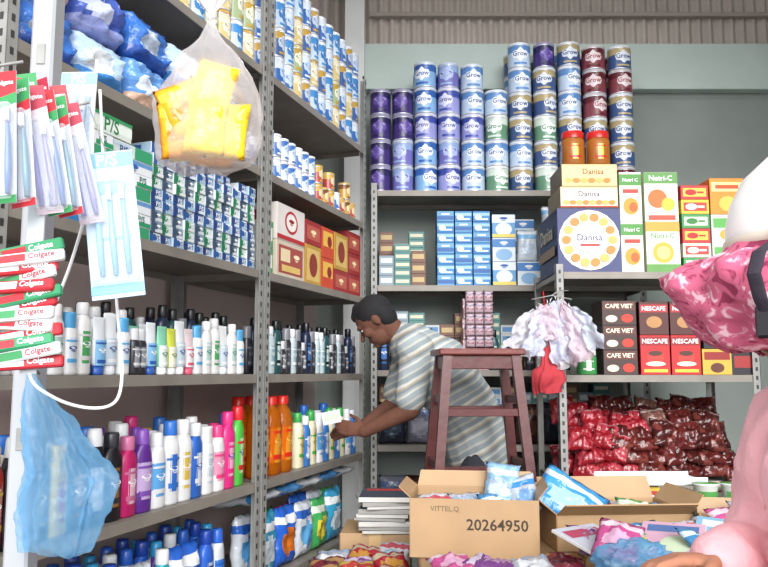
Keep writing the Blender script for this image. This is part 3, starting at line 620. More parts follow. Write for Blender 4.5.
# ------------------------------------------------------------ hanging things by the right unit
def crumple(o,amp,fr,seed=0,t0=.06):
    for v in o.data.vertices:
        if v.co.z<-.005:
            k=min(1,-v.co.z/t0); q=v.co*fr+V((seed,seed*2,0))
            v.co+=V((noise.noise(q),noise.noise(q+V((9,0,0))),noise.noise(q+V((0,9,0))))*1)*amp*k
def cloth_bag(name,label,cat,top,length,w,m,folds=7,seed=0,depth=.5,n=64,prof=None,amp=.3,extra=None,K=24):
    mb=MB(); rows=[]
    rr=random.Random(seed); ph=[rr.uniform(0,6.28) for _ in range(4)]
    prof=prof or (lambda t:.08+.92*min(1,(t*1.6))**.7)
    for j in range(K+1):
        t=j/K; r=w/2*prof(t); rows.append((r,r*depth,-length*t))
    def fold(a,t): return 1+amp*t**.3*(math.sin(folds*a+ph[0]+t*1.5)*.6+math.sin((folds*2+1)*a+ph[1])*.25+math.sin(3*a+ph[2])*.3)
    mb.lathe(rows,m,n,2.0,fold=fold)
    if extra: extra(mb)
    return obj(name,mb.mesh(name),cat,label,loc=top)
p=pixel_to_world(553,305,3.8)
SH=[film('#eeecf2',.85),film('#ead6e0',.85),film('#dce2f2',.85)]
for i in range(8):
    rr=random.Random(i+20); w_=.10+.04*rr.random(); L_=.17+.17*rr.random()-abs(i-3.5)*.015; m=MB(); vs=[];fs=[]; nx,nz=16,24
    for j in range(nz+1):
        t=j/nz; ww=w_*(.3+.7*min(1,t*2.5)**.8)
        for q in range(nx+1):
            s_=-.5+q/nx
            yy=.02*math.sin(s_*9+i)*t+.045*noise.noise(V((s_*4,t*4,i*3)))*t**.5+.022*noise.noise(V((s_*10,t*9,i*3)))
            vs.append((s_*ww+.03*noise.noise(V((t*5,i,0)))*t+.012*noise.noise(V((s_*8,t*9,i+40))),yy,-L_*t+.03*noise.noise(V((s_*5,i,2)))*t+.01*noise.noise(V((s_*9,t*9,i)))))
    for j in range(nz):
        for q in range(nx): a_=j*(nx+1)+q; fs.append([a_,a_+1,a_+nx+2,a_+nx+1])
    m.add(vs,fs,SH[(i*2)%3],True); m.tube([(0,0,-.01),(0,0,.015),(.0,.03,.03)],.002,WHT)
    o_=obj('plastic_bag',m.mesh('plastic_bag'),'bag','crumpled pale plastic bag hanging in a loose bunch',p+V((-.085+.024*i,-.018*(i%3),.02-abs(i-4)*.012)),group='pale bags hanging in a bunch')
    o_.rotation_euler=(R.uniform(-.1,.1),(3.5-i)*.15+R.uniform(-.12,.12),R.uniform(-.7,.7))
m=MB(); m.tube([(-.1,-.005,0),(0,-.005,.02),(.1,-.005,0)],.003,STEEL); m.tube([(0,0,.02),(.05,.03,.05),(.1,.06,.05)],.003,STEEL); obj('wire_hanger',m.mesh('wire_hanger'),'hanger','bent wire hanger holding pale plastic bags',p+V((0,.03,.03)))
q=pixel_to_world(549,356,3.80); o_=cloth_bag('cloth_bag','red cloth bag hanging from the shelf','bag',q+V((-.0,0,.05)),.23,.14,C('#a83038','x'),4,9,.4,extra=lambda mb:mb.tube([(0,0,0),(0,.04,.1),(0,.1,.28)],.003,RED)); crumple(o_,.03,12,4)
# ------------------------------------------------------------ stool
WD=C('#521f1e','w',.25,14); WD2=C('#6a2c26','w',.25,10)
st=bpy.data.objects.new('wooden_stool',None); COL.objects.link(st); sx,sy=pixel_to_world(476,350,3.36).x,3.36; CT=.712
st.location=(sx,sy,CT+EPS); st.rotation_euler=(0,0,math.radians(4)); st['label']='tall dark red-brown wooden stool standing on the counter'; st['category']='stool'
Hs=.735; tw=.142; bw=.21
m=MB(); m.box((0,0,Hs-.014),(.365,.3,.028),WD2,.006); obj('seat',m.mesh('seat'),parent=st)
def leg_at(sx_,sy_,z): k=tw+(bw-tw)*(1-z/Hs); return V((sx_*k,sy_*k*.8,z))
for a in(-1,1):
    for b in(-1,1):
        m=MB(); t=leg_at(a,b,Hs-.029); q=leg_at(a,b,0); h=.019
        vs=[c+V((i*h,j*h,0)) for c in(q,t) for i,j in((-1,-1),(1,-1),(1,1),(-1,1))]
        m.add(vs,[[0,1,2,3],[4,5,6,7],[0,1,5,4],[1,2,6,5],[2,3,7,6],[3,0,4,7]],WD); obj('leg',m.mesh('leg'),parent=st)
def bar(a,b,hh,ww,nm):
    m=MB(); d=(b-a); L=d.length; ang=math.atan2(d.y,d.x); M=Matrix.Translation((a+b)/2)@Matrix.Rotation(ang,4,'Z')
    m.box((0,0,0),(L,ww,hh),WD,.002,M); obj(nm,m.mesh(nm),parent=st)
for z,hh,nm in((Hs-.058,.055,'apron'),(.47,.032,'stretcher'),(.2,.032,'stretcher')):
    for (a,b) in(((-1,-1),(1,-1)),((-1,1),(1,1)),((-1,-1),(-1,1)),((1,-1),(1,1))):
        zz=z if a[1]==b[1] or nm=='apron' else z+.05
        bar(leg_at(*a,zz),leg_at(*b,zz),hh,.02,nm)
# ------------------------------------------------------------ counter
ct=bpy.data.objects.new('display_counter',None); COL.objects.link(ct); ct.location=(1.0,2.95,0); ct['label']='low wooden counter covered with boxes and snacks'; ct['category']='counter'
m=MB(); m.box((0,0,.34),(1.7,1.16,.66),C('#7a5a3e','w'),.004); obj('body',m.mesh('counter_body'),parent=ct)
m=MB(); m.box((0,0,.691),(1.76,1.22,.04),C('#957a5a','w'),.006); obj('top',m.mesh('counter_top'),parent=ct)
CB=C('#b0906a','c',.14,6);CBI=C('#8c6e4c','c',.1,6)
def open_box(name,label,w,d,h,loc,rz,txts=(),col=CB,flap=.1,t=.005,fl=(1,1,1,1)):
    root=bpy.data.objects.new(name,None); COL.objects.link(root); root.location=loc; root.rotation_euler=(0,0,rz); root['label']=label; root['category']='box'
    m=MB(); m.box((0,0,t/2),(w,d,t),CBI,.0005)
    m.box((0,-d/2,h/2),(w,t,h),col,.0005);m.box((0,d/2,h/2),(w,t,h),col,.0005);m.box((-w/2,0,h/2),(t,d,h),col,.0005);m.box((w/2,0,h/2),(t,d,h),col,.0005)
    for s,x,z,wd,mm in txts:
        vs,fs=text_data(s); m.add([(x+p*wd,-d/2-t/2-.001,z+q*wd) for p,q in vs],fs,mm)
    obj('box_body',m.mesh('box_body'),parent=root)
    for i,(cx,cy,ax,L) in enumerate(((0,-d/2,'f',w),(0,d/2,'b',w),(-w/2,0,'l',d),(w/2,0,'r',d))):
        if not fl[i]: continue
        m=MB(); tilt=math.radians([60,25,50,40][i]); f=flap*(1 if i<2 else .9)
        if ax in'fb':
            s=-1 if ax=='f' else 1; y1=cy+s*f*math.sin(tilt)*(1); z1=h+f*math.cos(tilt)
            m.add([(-L/2,cy,h),(L/2,cy,h),(L/2-.01,y1,z1),(-L/2+.01,y1,z1),(-L/2,cy,h+t),(L/2,cy,h+t),(L/2-.01,y1,z1+t),(-L/2+.01,y1,z1+t)],[[0,1,2,3],[4,5,6,7],[0,1,5,4],[1,2,6,5],[2,3,7,6],[3,0,4,7]],col)
        else:
            s=-1 if ax=='l' else 1; x1=cx+s*f*math.sin(tilt); z1=h+f*math.cos(tilt)
            m.add([(cx,-L/2,h),(cx,L/2,h),(x1,L/2-.01,z1),(x1,-L/2+.01,z1),(cx,-L/2,h+t),(cx,L/2,h+t),(x1,L/2-.01,z1+t),(x1,-L/2+.01,z1+t)],[[0,1,2,3],[4,5,6,7],[0,1,5,4],[1,2,6,5],[2,3,7,6],[3,0,4,7]],col)
        obj('flap',m.mesh('flap'),parent=root)
    return root
ink=C('#3a2c20'); ink2=C('#7a6248')
bx=pixel_to_world(477,540,2.8).x
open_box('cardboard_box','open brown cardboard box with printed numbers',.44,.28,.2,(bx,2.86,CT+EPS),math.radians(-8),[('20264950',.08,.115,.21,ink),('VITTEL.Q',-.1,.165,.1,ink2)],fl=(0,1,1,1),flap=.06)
open_box('cardboard_box','wide open cardboard box with raised flaps',.50,.34,.125,(pixel_to_world(606,510,3.05).x,3.02,CT+EPS),math.radians(4),[],fl=(1,1,1,1),flap=.09)
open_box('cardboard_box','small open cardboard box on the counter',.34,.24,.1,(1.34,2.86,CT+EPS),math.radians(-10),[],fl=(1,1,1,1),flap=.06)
def closed_box(label,w,d,h,loc,rz):
    m=MB(); m.box((0,0,h/2),(w,d,h),CB,.004); m.box((0,0,h),(.05,d,.001),C('#c9a878','p'),.0002)
    m.box((0,-d/2,h/2),(.05,.001,h),C('#c9a878','p'),.0002)
    return obj('cardboard_box',m.mesh('closed_box'),'box',label,loc,rz)
bxx=-.04
closed_box('sealed brown cardboard box on the floor',.32,.34,.34,(bxx,3.5,EPS),.06)
closed_box('sealed brown cardboard box stacked under magazines',.3,.32,.33,(bxx+.01,3.5,.342),-.05)
mags=['#2a2c34','#8a8a8c','#787c82','#3a3a42','#9f9fa6','#5a6472','#2c3038','#8a8c92','#3a4250']
z=.674
for i,c_ in enumerate(mags):
    m=MB(); t=.012+.004*(i%3); pg=C('#9a9892' if i%2 else '#c8c6c0'); m.box((0,0,t/2),(.22,.27,t),[pg,pg,C(c_),pg,C(c_),C(c_)],.001); m.art([('r',0,.08,.18,.05,C('#e0e0e0' if i%2 else '#b8342c'),'t')],.22,.27,t)
    obj('magazine',m.mesh('magazine'),'magazine','thin magazine in a pile on a cardboard box',(bxx+.05+R.uniform(-.015,.015),3.46+R.uniform(-.01,.01),z),R.uniform(-.2,.2),group='pile of magazines'); z+=t+.0008
open_box('plastic_crate','shallow crate of colourful packets near the floor',.36,.36,.09,(-.09,2.98,.491),.1,col=C('#7a6a54','c'),fl=(0,0,0,0))
closed_box('brown cardboard box supporting a crate of packets',.34,.34,.488,(-.09,2.98,EPS),.1)
SN=[mk_pouch(.14,.17,.04,pat(a,b,c),70+i,'snack_packet',lb,cr_=.9) for i,(a,b,c,lb) in enumerate([
 ('#982030','#a89a80','#a87a38','red snack packet with yellow spot'),('#4a8a4e','#c8ccb8','#c8c06a','green snack packet on the pile'),
 ('#b04a80','#d0b8c4','#d0a0bc','pink sweets packet on the pile'),('#3f7ca8','#c6d6e2','#b2c6d8','blue snack packet on the pile'),
 ('#a8944a','#98342e','#b8b08c','yellow snack packet with red band'),('#b4b4ba','#a84a56','#9ab6c8','white packet with red band'),
 ('#6a3a74','#c0b0c4','#a07aa0','purple snack packet on the pile'),
 ('#a8acb4','#8a9ab0','#c8ccd0','silver packet on the pile'),('#6a2432','#98744a','#4a1620','dark red packet on the pile')])]
def shingle(p,x,y,z,rz=0,tilt=-68,g=None,ry=0):
    t=math.radians(tilt); h=p['h']; off=Matrix.Rotation(rz,3,'Z')@V((0,-math.sin(t)*h/2,math.cos(t)*h/2))
    return spawn(p,V((x,y,z+p['d']*.5))-V((off.x,off.y,0)),rz,t,ry,g)
for k in range(2):
    for j in range(3):
        for i in range(3): shingle(SN[[0,5,8,0,8,4,0,8,6,0,7][(i+j*3+k*4)%11]],-.20+.115*i,2.88+.1*j,.504+.05*k+.012*j,R.uniform(-.5,.5),-70+R.uniform(-8,8),'packets in the crate',R.uniform(-.15,.15))
bigp=mk_pouch(.27,.2,.05,pat('#3a8cc8','#c8d4dc','#9cc4e0'),80,'wet_wipe_pack','blue and white wet wipe pack leaning on the boxes',cr_=.9)
spawn(bigp,V((.66,2.98,CT+.08)),math.radians(-14),math.radians(-40),math.radians(32))
bigp2=mk_pouch(.13,.15,.06,pat('#8cb4d4','#ccd6de','#b4c6d4'),81,'wet_wipe_pack','pale blue pack standing in the box',cr_=.8)
spawn(bigp2,V((pixel_to_world(500,470,3.02).x-.02,2.93,CT+.15)),math.radians(-20),math.radians(-8),.1)
bigp3=mk_pouch(.12,.14,.06,pat('#b4bcc4','#3a84cc','#7aa4d0'),82,'wet_wipe_pack','white and blue pack in the box',cr_=.8)
spawn(bigp3,V((pixel_to_world(530,470,3.02).x-.03,2.9,CT+.12)),math.radians(10),math.radians(-15),-.2)
for i in range(3): shingle(SN[[5,7,3][i]],bx-.12+.11*i,2.86+.02*(i%2),CT+.06,R.uniform(-.5,.5),-50,'packets in the printed box')
for i in range(5):
    shingle(SN[[3,7,5,1,3][i]],.72+.075*i,2.98+.04*(i%3),CT+.01+.02*(i%2),R.uniform(-.4,.4),-55,'packets in the flat box',R.uniform(-.2,.2))
for i in range(3): shingle(SN[[2,7,0][i]],1.26+.07*i,2.86,CT+.02+.02*i,R.uniform(-.4,.4),-55,'packets in the small box',R.uniform(-.2,.2))
for i,(x,y,id_) in enumerate(((.22,2.5,2),(.34,2.5,6),(.46,2.47,7),(.57,2.52,8),(.68,2.6,6),(.80,2.58,1),(.9,2.66,3),(1.0,2.6,5),(.72,2.46,2),(.86,2.48,8),(1.0,2.47,3),(1.1,2.66,7),(1.2,2.54,2),(1.32,2.6,0),(1.45,2.55,3),(1.12,2.74,6),(1.55,2.7,1),(1.45,3.1,3),(1.58,2.95,7),(1.62,3.15,5))):
    shingle(SN[id_],x,y,CT+(.003 if x<.6 else .01+.022*(i%3)),R.uniform(-1.2,1.2),-84 if x<.6 else -72+R.uniform(-12,14),'packets scattered on the counter',R.uniform(-.1,.1) if x<.6 else R.uniform(-.25,.25))
mg=['#b8bcc8','#c8a0b4','#7aa8c4','#d8d8d4']
for i in range(4):
    m=MB(); m.box((0,0,.005),(.2,.26,.01),[C('#d0d0cc'),C('#d0d0cc'),C(mg[i]),C('#d0d0cc'),C(mg[i]),C(mg[i])],.001); m.art([('r',0,.08,.16,.05,C(['#a83a5a','#4a6aa0','#e0e0e0','#5a8a5a'][i]),'t'),('e',.02,-.03,.05,.06,C(['#e0c8b8','#c0d0b0','#d0a0a0','#a0b0d0'][i]),'t')],.2,.26,.01)
    o_=obj('magazine',m.mesh('magazine'),'magazine','glossy magazine lying among the packets',((.7,.92,1.1,1.3)[i],2.54,CT+.085+.01*i),R.uniform(-.6,.6)); o_.rotation_euler=(math.radians(14),R.uniform(-.1,.1),R.uniform(-.6,.6))
cup2=MB(); cup2.lathe([(0,0),(.035,0),(.036,.004),(.05,.085),(.053,.088),(.053,.092),(0,.093)],[WHT,WHT,C('#d9dcd4','p'),WHT,WHT,C('#4d9048','p')],24); cup2.patch(.043,.043,.02,.07,-1,1,C('#4d9048','p'),.003); 
cp2=proto('noodle_cup','cup','white and green instant noodle cup',cup2.mesh('noodle_cup'),.106,.106,.093)
cxx=pixel_to_world(708,500,3.2).x
for i,(dx,zz) in enumerate(((0,0),(0,.094),(.115,0),(-.115,0),(.115,.094))): spawn(cp2,V((cxx+dx,3.22,CT+EPS+zz)),0,group='instant noodle cups on the counter')
for i in range(4): spawn(sm[i%3] if i%2 else sb[i%4],V((1.1+.17*i,3.4,CT+EPS)),R.uniform(-.15,.15),group='small boxes on the counter')
for i in range(4): spawn(sm[(i+1)%3] if i%2 else sb[(i+1)%4],V((1.1+.17*i,3.4,CT+.082)),R.uniform(-.15,.15),group='small boxes on the counter')
tray=MB(); tray.box((0,0,.01),(.42,.2,.02),WHT,.004); tray.box((0,-.1,.02),(.42,.006,.03),WHT); tray.box((0,.1,.02),(.42,.006,.03),WHT)
obj('plastic_tray',tray.mesh('plastic_tray'),'tray','white plastic tray across the counter goods',(pixel_to_world(650,496,3.38).x,3.38,CT+.165),.02)
def lump(name,cat,label,loc,rad,m,seed,amp=.35,fr=3):
    bm=bmesh.new(); bmesh.ops.create_icosphere(bm,subdivisions=5,radius=1)
    for v in bm.verts:
        n=(.5-abs(noise.noise(v.co*fr+V((seed,0,0)))))*amp+(.4-abs(noise.noise(v.co*fr*2.2+V((seed,3,0)))))*amp*.6
        v.co=V((v.co.x*rad[0],v.co.y*rad[1],max(-.75,v.co.z)*rad[2]))*(1+n)
        if v.co.z<-.7*rad[2]: v.co.z=-.7*rad[2]
    me=bpy.data.meshes.new(name); bm.to_mesh(me); bm.free(); me.materials.append(m)
    for q in me.polygons:q.use_smooth=True
    return obj(name,me,cat,label,V(loc)+V((0,0,.7*rad[2])))
lump('plastic_bag','bag','crumpled light blue plastic bag on the counter',(pixel_to_world(632,560,2.38).x,2.36,CT+.05),(.09,.06,.045),film('#7cbce4',.5),5,.7,1.8)
# ------------------------------------------------------------ left foreground
pm=MB(); pp=pixel_to_world(34,300,1.78); pm.box((0,0,2.1),(.055,.06,4.2),C('#a4a7ab','p',.15,3),.006)
for zz in(1.2,1.75,2.1): pm.box((0,-.031,zz),(.02,.004,.05),STEEL)
obj('door_frame_post',pm.mesh('door_frame_post'),'post','off-white painted post at the shop entrance',(pp.x,1.78,0))
rz_=pixel_to_world(40,80,1.4).z
rail=MB(); rail.tube([(0,0,0),(.02,-.2,.0),(.03,-.46,.0)],.004,STEEL); rail.tube([(0.02,-.2,0),(.16,-.2,-.0),(.2,-.2,.01)],.003,STEEL); rail.tube([(0.03,-.4,0),(.1,-.41,-.0),(.16,-.41,.01)],.003,STEEL)
obj('hanging_rail',rail.mesh('hanging_rail'),'rail','thin steel rail holding toothbrush packs',(pp.x,1.748,rz_))
CLR=film('#f4f7fa',.18,.08)
def brushpack(hc,hc2,bc,txt,label,w=.046,L=.24):
    m=MB(); m.box((0,0,-L/2),(w,.0012,L),C('#c3c9d6'),.0004)
    m.add([(-w/2,-.0012,-.052),(w/2,-.0012,-.052),(w/2,-.0012,0),(-w/2,-.0012,0)],[[0,1,2,3]],C(hc))
    m.add([(-w/2,-.0014,-.07),(w/2,-.0014,-.06),(w/2,-.0014,-.04),(-w/2,-.0014,-.052)],[[0,1,2,3]],C(hc2))
    m.add([(-w/2,-.0013,-L),(w/2,-.0013,-L),(w/2,-.0013,-L+.014),(-w/2,-.0013,-L+.014)],[[0,1,2,3]],C(hc2))
    vs,fs=text_data(txt); m.add([(x*w*.8,-.002,-.022+y*w*.8) for x,y in vs],fs,C('#e8e8e8'))
    t=MB(); 
    for sx_ in(-.011,.011):
        t.tube([(sx_,-.007,-.225),(sx_*1.05,-.008,-.18),(sx_,-.007,-.13),(sx_*.95,-.007,-.095),(sx_,-.007,-.072)],[.0045,.006,.005,.003,.0045],C(bc,'p'),8)
        t.box((sx_,-.013,-.084),(.009,.009,.024),C('#e4e6e8','x'),.001)
    bl=MB(); bl.box((0,-.011,-.148),(w*.9,.021,.17),CLR,.005)
    return proto('toothbrush_pack','toothbrush',label,m.mesh('toothbrush_pack'),w,.01,L,[('toothbrush',t.mesh('toothbrush')),('blister',bl.mesh('blister'),'clear plastic blister')])
TB=[brushpack('#b82430','#2f8a4c','#5a7ab0','Colgate','hanging toothbrush pack with red and green header'),brushpack('#2f8a4c','#b82430','#5a8aa0','Colgate','hanging toothbrush pack with green header'),brushpack('#a81c3a','#d0c0c8','#8a8ac0','Colgate','hanging toothbrush pack with dark red header')]
for i,(px,py,Y,t) in enumerate(((4,72,1.3,-5),(17,80,1.33,-9),(30,86,1.36,-11),(42,92,1.39,-12),(54,98,1.42,-13),(66,104,1.45,-14),(8,78,1.42,-8),(24,74,1.45,-9),(38,80,1.48,-11),(54,86,1.51,-12))):
    q=pixel_to_world(px,py,Y); spawn(TB[i%3],q,math.radians(R.uniform(-20,20)),math.radians(R.uniform(-4,4)),math.radians(t),'toothbrush packs hanging by the post')
hp=[]
for c1,c2,lb in(('#b82430','#d8dcdc','red'),('#d8dcde','#3a8a54','white and green'),('#d9dcde','#b82430','white and red'),('#2f8a5c','#b82430','green')):
    m=MB(); m.box((0,0,.0095),(.115,.014,.022),C(c1),.003); m.art([('r',-.03,0,.045,.014,C(c2)),('t','Colgate',.02,.0,.045,C('#ffffff' if c1 in('#b82430','#2f8a5c') else '#b82430'))],.115,.0145,.019)
    hp.append(proto('toothpaste_pack','toothpaste',lb+' small toothpaste pack on a hanging strip',m.mesh('toothpaste_pack'),.115,.024,.019))
sq=pixel_to_world(24,368,1.36)
for k in range(13): spawn(hp[[0,1,3,0,2,1,0,3,0,1,0,2,3][k]],sq+V((R.uniform(-.012,.012),-.006*(k%3),k*.0168)),math.radians(R.uniform(-12,12)),math.radians(R.uniform(-20,5)),math.radians(-6+R.uniform(-9,9)),'toothpaste packs on a hanging strip')
m=MB(); m.box((0,.016,.17),(.03,.002,.36),C('#c9d0d4','p'),.0004); obj('hanging_strip',m.mesh('hanging_strip'),'strip','white plastic display strip holding toothpaste packs',sq)
def bigcard(w,L,c0,c1,c2,txt,label):
    m=MB(); m.box((0,0,-L/2),(w,.002,L),C(c0),.0006)
    m.art([('r',0,L*.44,w,L*.1,C(c1)),('t',txt,0,L*.44,w*.4,C('#ffffff')),('r',0,-L*.44,w,L*.06,C(c1)),('e',0,L*.25,w*.36,L*.05,C(c2)),('r',0,-L*.1,w*.7,L*.02,C(c2))],w,.002,0)
    for i in range(24,len(m.v)): m.v[i]=m.v[i]+V((0,0,-L/2))
    t=MB()
    for sx_ in(-w*.25,0,w*.25):
        t.tube([(sx_,-.008,-L*.85),(sx_,-.01,-L*.6),(sx_,-.008,-L*.42),(sx_,-.008,-L*.3)],[.005,.0065,.004,.005],C(c2,'p'),8); t.box((sx_,-.014,-L*.3),(.009,.01,.03),C('#d2d5d7','x'),.001)
    bl=MB(); bl.box((0,-.012,-L*.55),(w*.9,.022,L*.7),CLR,.006)
    return proto('toothbrush_card','toothbrush',label,m.mesh('toothbrush_card'),w,.02,L,[('toothbrush',t.mesh('toothbrush')),('blister',bl.mesh('blister'))])
bc1=bigcard(.1,.30,'#b4cde2','#7aaed4','#7aaed4','P/S','pale blue toothbrush card in clear blister')
bc2=bigcard(.085,.25,'#bccbdc','#8ab0d0','#8ab0d0','P/S','white and blue toothbrush card')
spawn(bc1,pixel_to_world(106,152,1.5),math.radians(8),math.radians(-5),math.radians(-8)); spawn(bc2,pixel_to_world(80,72,1.6),math.radians(-10),0,math.radians(3))
for a,b in((pixel_to_world(106,152,1.5),V((pp.x+.2,1.548,rz_))),(pixel_to_world(80,72,1.6),V((pp.x+.1,1.7,rz_+.02)))):
    m=MB(); m.tube([a-V((pp.x,1.6,rz_)),b-V((pp.x,1.6,rz_))],.0015,STEEL)
    obj('hanging_wire',m.mesh('hanging_wire'),'wire','thin wire holding a toothbrush card',(pp.x,1.6,rz_))
pts=[pixel_to_world(x,y,Y) for x,y,Y in((97,60,1.62),(93,120,1.6),(90,190,1.58),(72,260,1.6),(45,330,1.62),(30,375,1.62),(55,398,1.6),(90,408,1.6),(115,402,1.6),(122,375,1.6),(119,330,1.62),(112,250,1.65),(104,170,1.66),(100,90,1.68))]
def smooth(pts,n=6):
    out=[]
    for i in range(len(pts)-1):
        p0=pts[max(i-1,0)];p1=pts[i];p2=pts[i+1];p3=pts[min(i+2,len(pts)-1)]
        for k in range(n):
            t=k/n; out.append(.5*((2*p1)+(-p0+p2)*t+(2*p0-5*p1+4*p2-p3)*t*t+(-p0+3*p1-3*p2+p3)*t**3))
    out.append(pts[-1]); return out
o=pts[0].copy(); m=MB(); m.tube([q-o for q in smooth(pts)],.0034,WHT,8); obj('power_cable',m.mesh('power_cable'),'cable','white electric cable looping down beside the post',o)
bt=pixel_to_world(30,374,1.7)
def hb(mb): mb.tube([(0,0,-.01),(-.01,.02,.02),(0,.045,.0)],.004,STEEL)
def bprof(t): 
    g=math.sin(min(1,t*1.15)*math.pi*.62)**1.1
    return .1+.9*g if t<.7 else (.1+.9*g)*(1-.3*((t-.7)/.3)**2)
b=cloth_bag('plastic_bag','light blue plastic bag hanging from the white post','bag',bt,.38,.18,film('#8cc8ee',.38,.15,.6),7,4,.45,n=128,prof=bprof,amp=.26,extra=hb,K=48)
for v in b.data.vertices:
    t=-v.co.z/.38
    if t>0: v.co.x+=.085*min(1,t*1.8)*(1-.35*max(0,t-.5))
crumple(b,.018,12,3,.1); crumple(b,.006,50,7,.1)
top=pixel_to_world(211,20,2.05)
cb_=MB()
def cprof(t):
    if t<.12: return .05+.5*(t/.12)*.25
    return .17+.83*min(1,((t-.12)/.45))**.75 if t<.9 else 1-.35*((t-.9)/.1)**2
Lb=.43; K=26; w=.28
def cf(a,t): return 1+.12*(1-t)*math.sin(9*a+2)+.1*math.sin(4*a+t*3)*(.4+.6*(1-t))
rows=[(w/2*cprof(j/K),w/2*cprof(j/K)*.66,-Lb*j/K) for j in range(K+1)]+[(.05,.03,-Lb-.004),(0.001,.001,-Lb-.005)]
cb_.lathe(rows,film('#f0eeef',.26,.15),56,fold=cf)
cb_.lathe([(.006,.006,0),(.014,.012,.01),(.008,.008,.02),(.03,.012,.05),(.045,.015,.085)],film('#f0eeef',.6,.15),24,fold=lambda a,t:1+.4*t*math.sin(5*a))
cbo=obj('clear_plastic_bag',cb_.mesh('clear_plastic_bag'),'bag','clear plastic bag of yellow packets hanging on a string',top)
crumple(cbo,.014,22,2,.1)
m=MB(); m.tube([(0,0,.0),(0.0,.0,.1),(0,0,4.2-top.z)],.003,C('#d8c8cc','x')); obj('string',m.mesh('string'),parent=cbo)
YP=[mk_pouch(.115,.155,.04,pat(a,b,c,y0=-.1,r=.35),90+i,'snack_packet',lb,k='f',cr_=.4,p3=4) for i,(a,b,c,lb) in enumerate((('#f4a018','#f8c43a','#ea7a1c','orange-yellow packet inside the hanging bag'),('#f8cc24','#f4b020','#f6a828','bright yellow packet inside the hanging bag')))]
for i,(dx,dy,dz,rz,ry) in enumerate(((-.06,-.045,-.42,.25,-.12),(.06,-.04,-.42,-.25,.12),(0,.045,-.42,.1,.05),(-.045,-.015,-.34,.2,.3),(.04,-.02,-.345,-.2,-.35),(0,-.065,-.415,.0,.08),(.01,.03,-.32,.2,-.2),(-.055,.03,-.41,.4,-.1),(.055,.03,-.41,-.4,.1),(.0,-.045,-.30,.1,.25),(-.02,-.06,-.36,.2,-.45))):
    spawn(YP[i%2],top+V((dx*.9,dy*.9,dz+.01)),rz,R.uniform(-.08,.08),ry,'yellow packets inside the hanging bag')
# ------------------------------------------------------------ people
def cone(mb,p0,p1,a0,b0,a1,b1,side,seg=16):
    p0=V(p0);p1=V(p1);ax=(p1-p0); L=ax.length; ax.normalize(); s=V(side); s=(s-ax*s.dot(ax)).normalized(); t=ax.cross(s)
    rings=[]
    for k in range(5):
        th=math.pi/2*(1-k/5*1.0); 
        rings.append((-min(a0,b0)*math.sin(th),math.cos(th),0))
    for k in range(7): rings.append((L*k/6,1,k/6))
    for k in range(1,6):
        th=math.pi/2*k/5; rings.append((L+min(a1,b1)*math.sin(th),max(.02,math.cos(th)),1))
    rings[0]=(rings[0][0],.02,0)
    vs=[];fs=[]
    for z,sc,q in rings:
        a=(a0+(a1-a0)*q)*sc; b=(b0+(b1-b0)*q)*sc
        for i in range(seg):
            an=2*math.pi*i/seg; vs.append(p0+ax*z+s*a*math.cos(an)+t*b*math.sin(an))
    for j in range(len(rings)-1):
        for i in range(seg):
            i2=(i+1)%seg; fs.append([j*seg+i,j*seg+i2,(j+1)*seg+i2,(j+1)*seg+i])
    fs.append(list(range(seg))[::-1]); fs.append([(len(rings)-1)*seg+i for i in range(seg)])
    mb.add(vs,fs,WHT,True)
def cr(mb,p0,p1,r0,r1): cone(mb,p0,p1,r0,r0,r1,r1,(0.3,.9,.31))
def ell(mb,c,fx,sx_,ux,rf,rs,ru,seg=20):
    c=V(c);vs=[];fs=[]
    for j in range(1,seg//2):
        th=math.pi*j/(seg//2)
        for i in range(seg):
            a=2*math.pi*i/seg; vs.append(c+V(fx)*rf*math.sin(th)*math.cos(a)+V(sx_)*rs*math.sin(th)*math.sin(a)+V(ux)*ru*math.cos(th))
    n=seg//2-1
    for j in range(n-1):
        for i in range(seg):
            i2=(i+1)%seg; fs.append([j*seg+i,j*seg+i2,(j+1)*seg+i2,(j+1)*seg+i])
    vs.append(c+V(ux)*ru); vs.append(c-V(ux)*ru); A=len(vs)-2
    for i in range(seg): fs.append([A,(i+1)%seg,i]); fs.append([A+1,(n-1)*seg+i,(n-1)*seg+(i+1)%seg])
    mb.add(vs,fs,WHT,True)
def blob(mb,name,mat_,voxel=.006,it=4,origin=(0,0,0)):
    me=mb.mesh(name); ob=bpy.data.objects.new('tmp',me); COL.objects.link(ob)
    r=ob.modifiers.new('r','REMESH'); r.mode='VOXEL'; r.voxel_size=voxel
    s=ob.modifiers.new('s','SMOOTH'); s.factor=.5; s.iterations=it
    dg=bpy.context.evaluated_depsgraph_get(); out=bpy.data.meshes.new_from_object(ob.evaluated_get(dg))
    bpy.data.objects.remove(ob); out.name=name; out.materials.clear(); out.materials.append(mat_)
    o=V(origin)
    for v in out.vertices: v.co-=o
    for p_ in out.polygons: p_.use_smooth=True; p_.material_index=0
    return out
def head(mb,c,f,u,s):
    ell(mb,c+u*.022-f*.005,f,s,u,.096,.077,.097); ell(mb,c+f*.03-u*.055,f,s,u,.06,.056,.062); cr(mb,c+f*.07-u*.088,c+f*.06-u*.085,.022,.025)
    cr(mb,c+f*.09+u*.008,c+f*.112-u*.022,.008,.013); ell(mb,c+f*.082-u*.056,f,s,u,.014,.026,.011)
    cr(mb,c+f*.082+u*.03+s*.03,c+f*.082+u*.03-s*.03,.012,.012)
    for k in(-1,1): ell(mb,c+s*k*.078-f*.012-u*.004,f,s,u,.019,.01,.032); ell(mb,c+s*k*.045+f*.06-u*.02,f,s,u,.028,.022,.026)
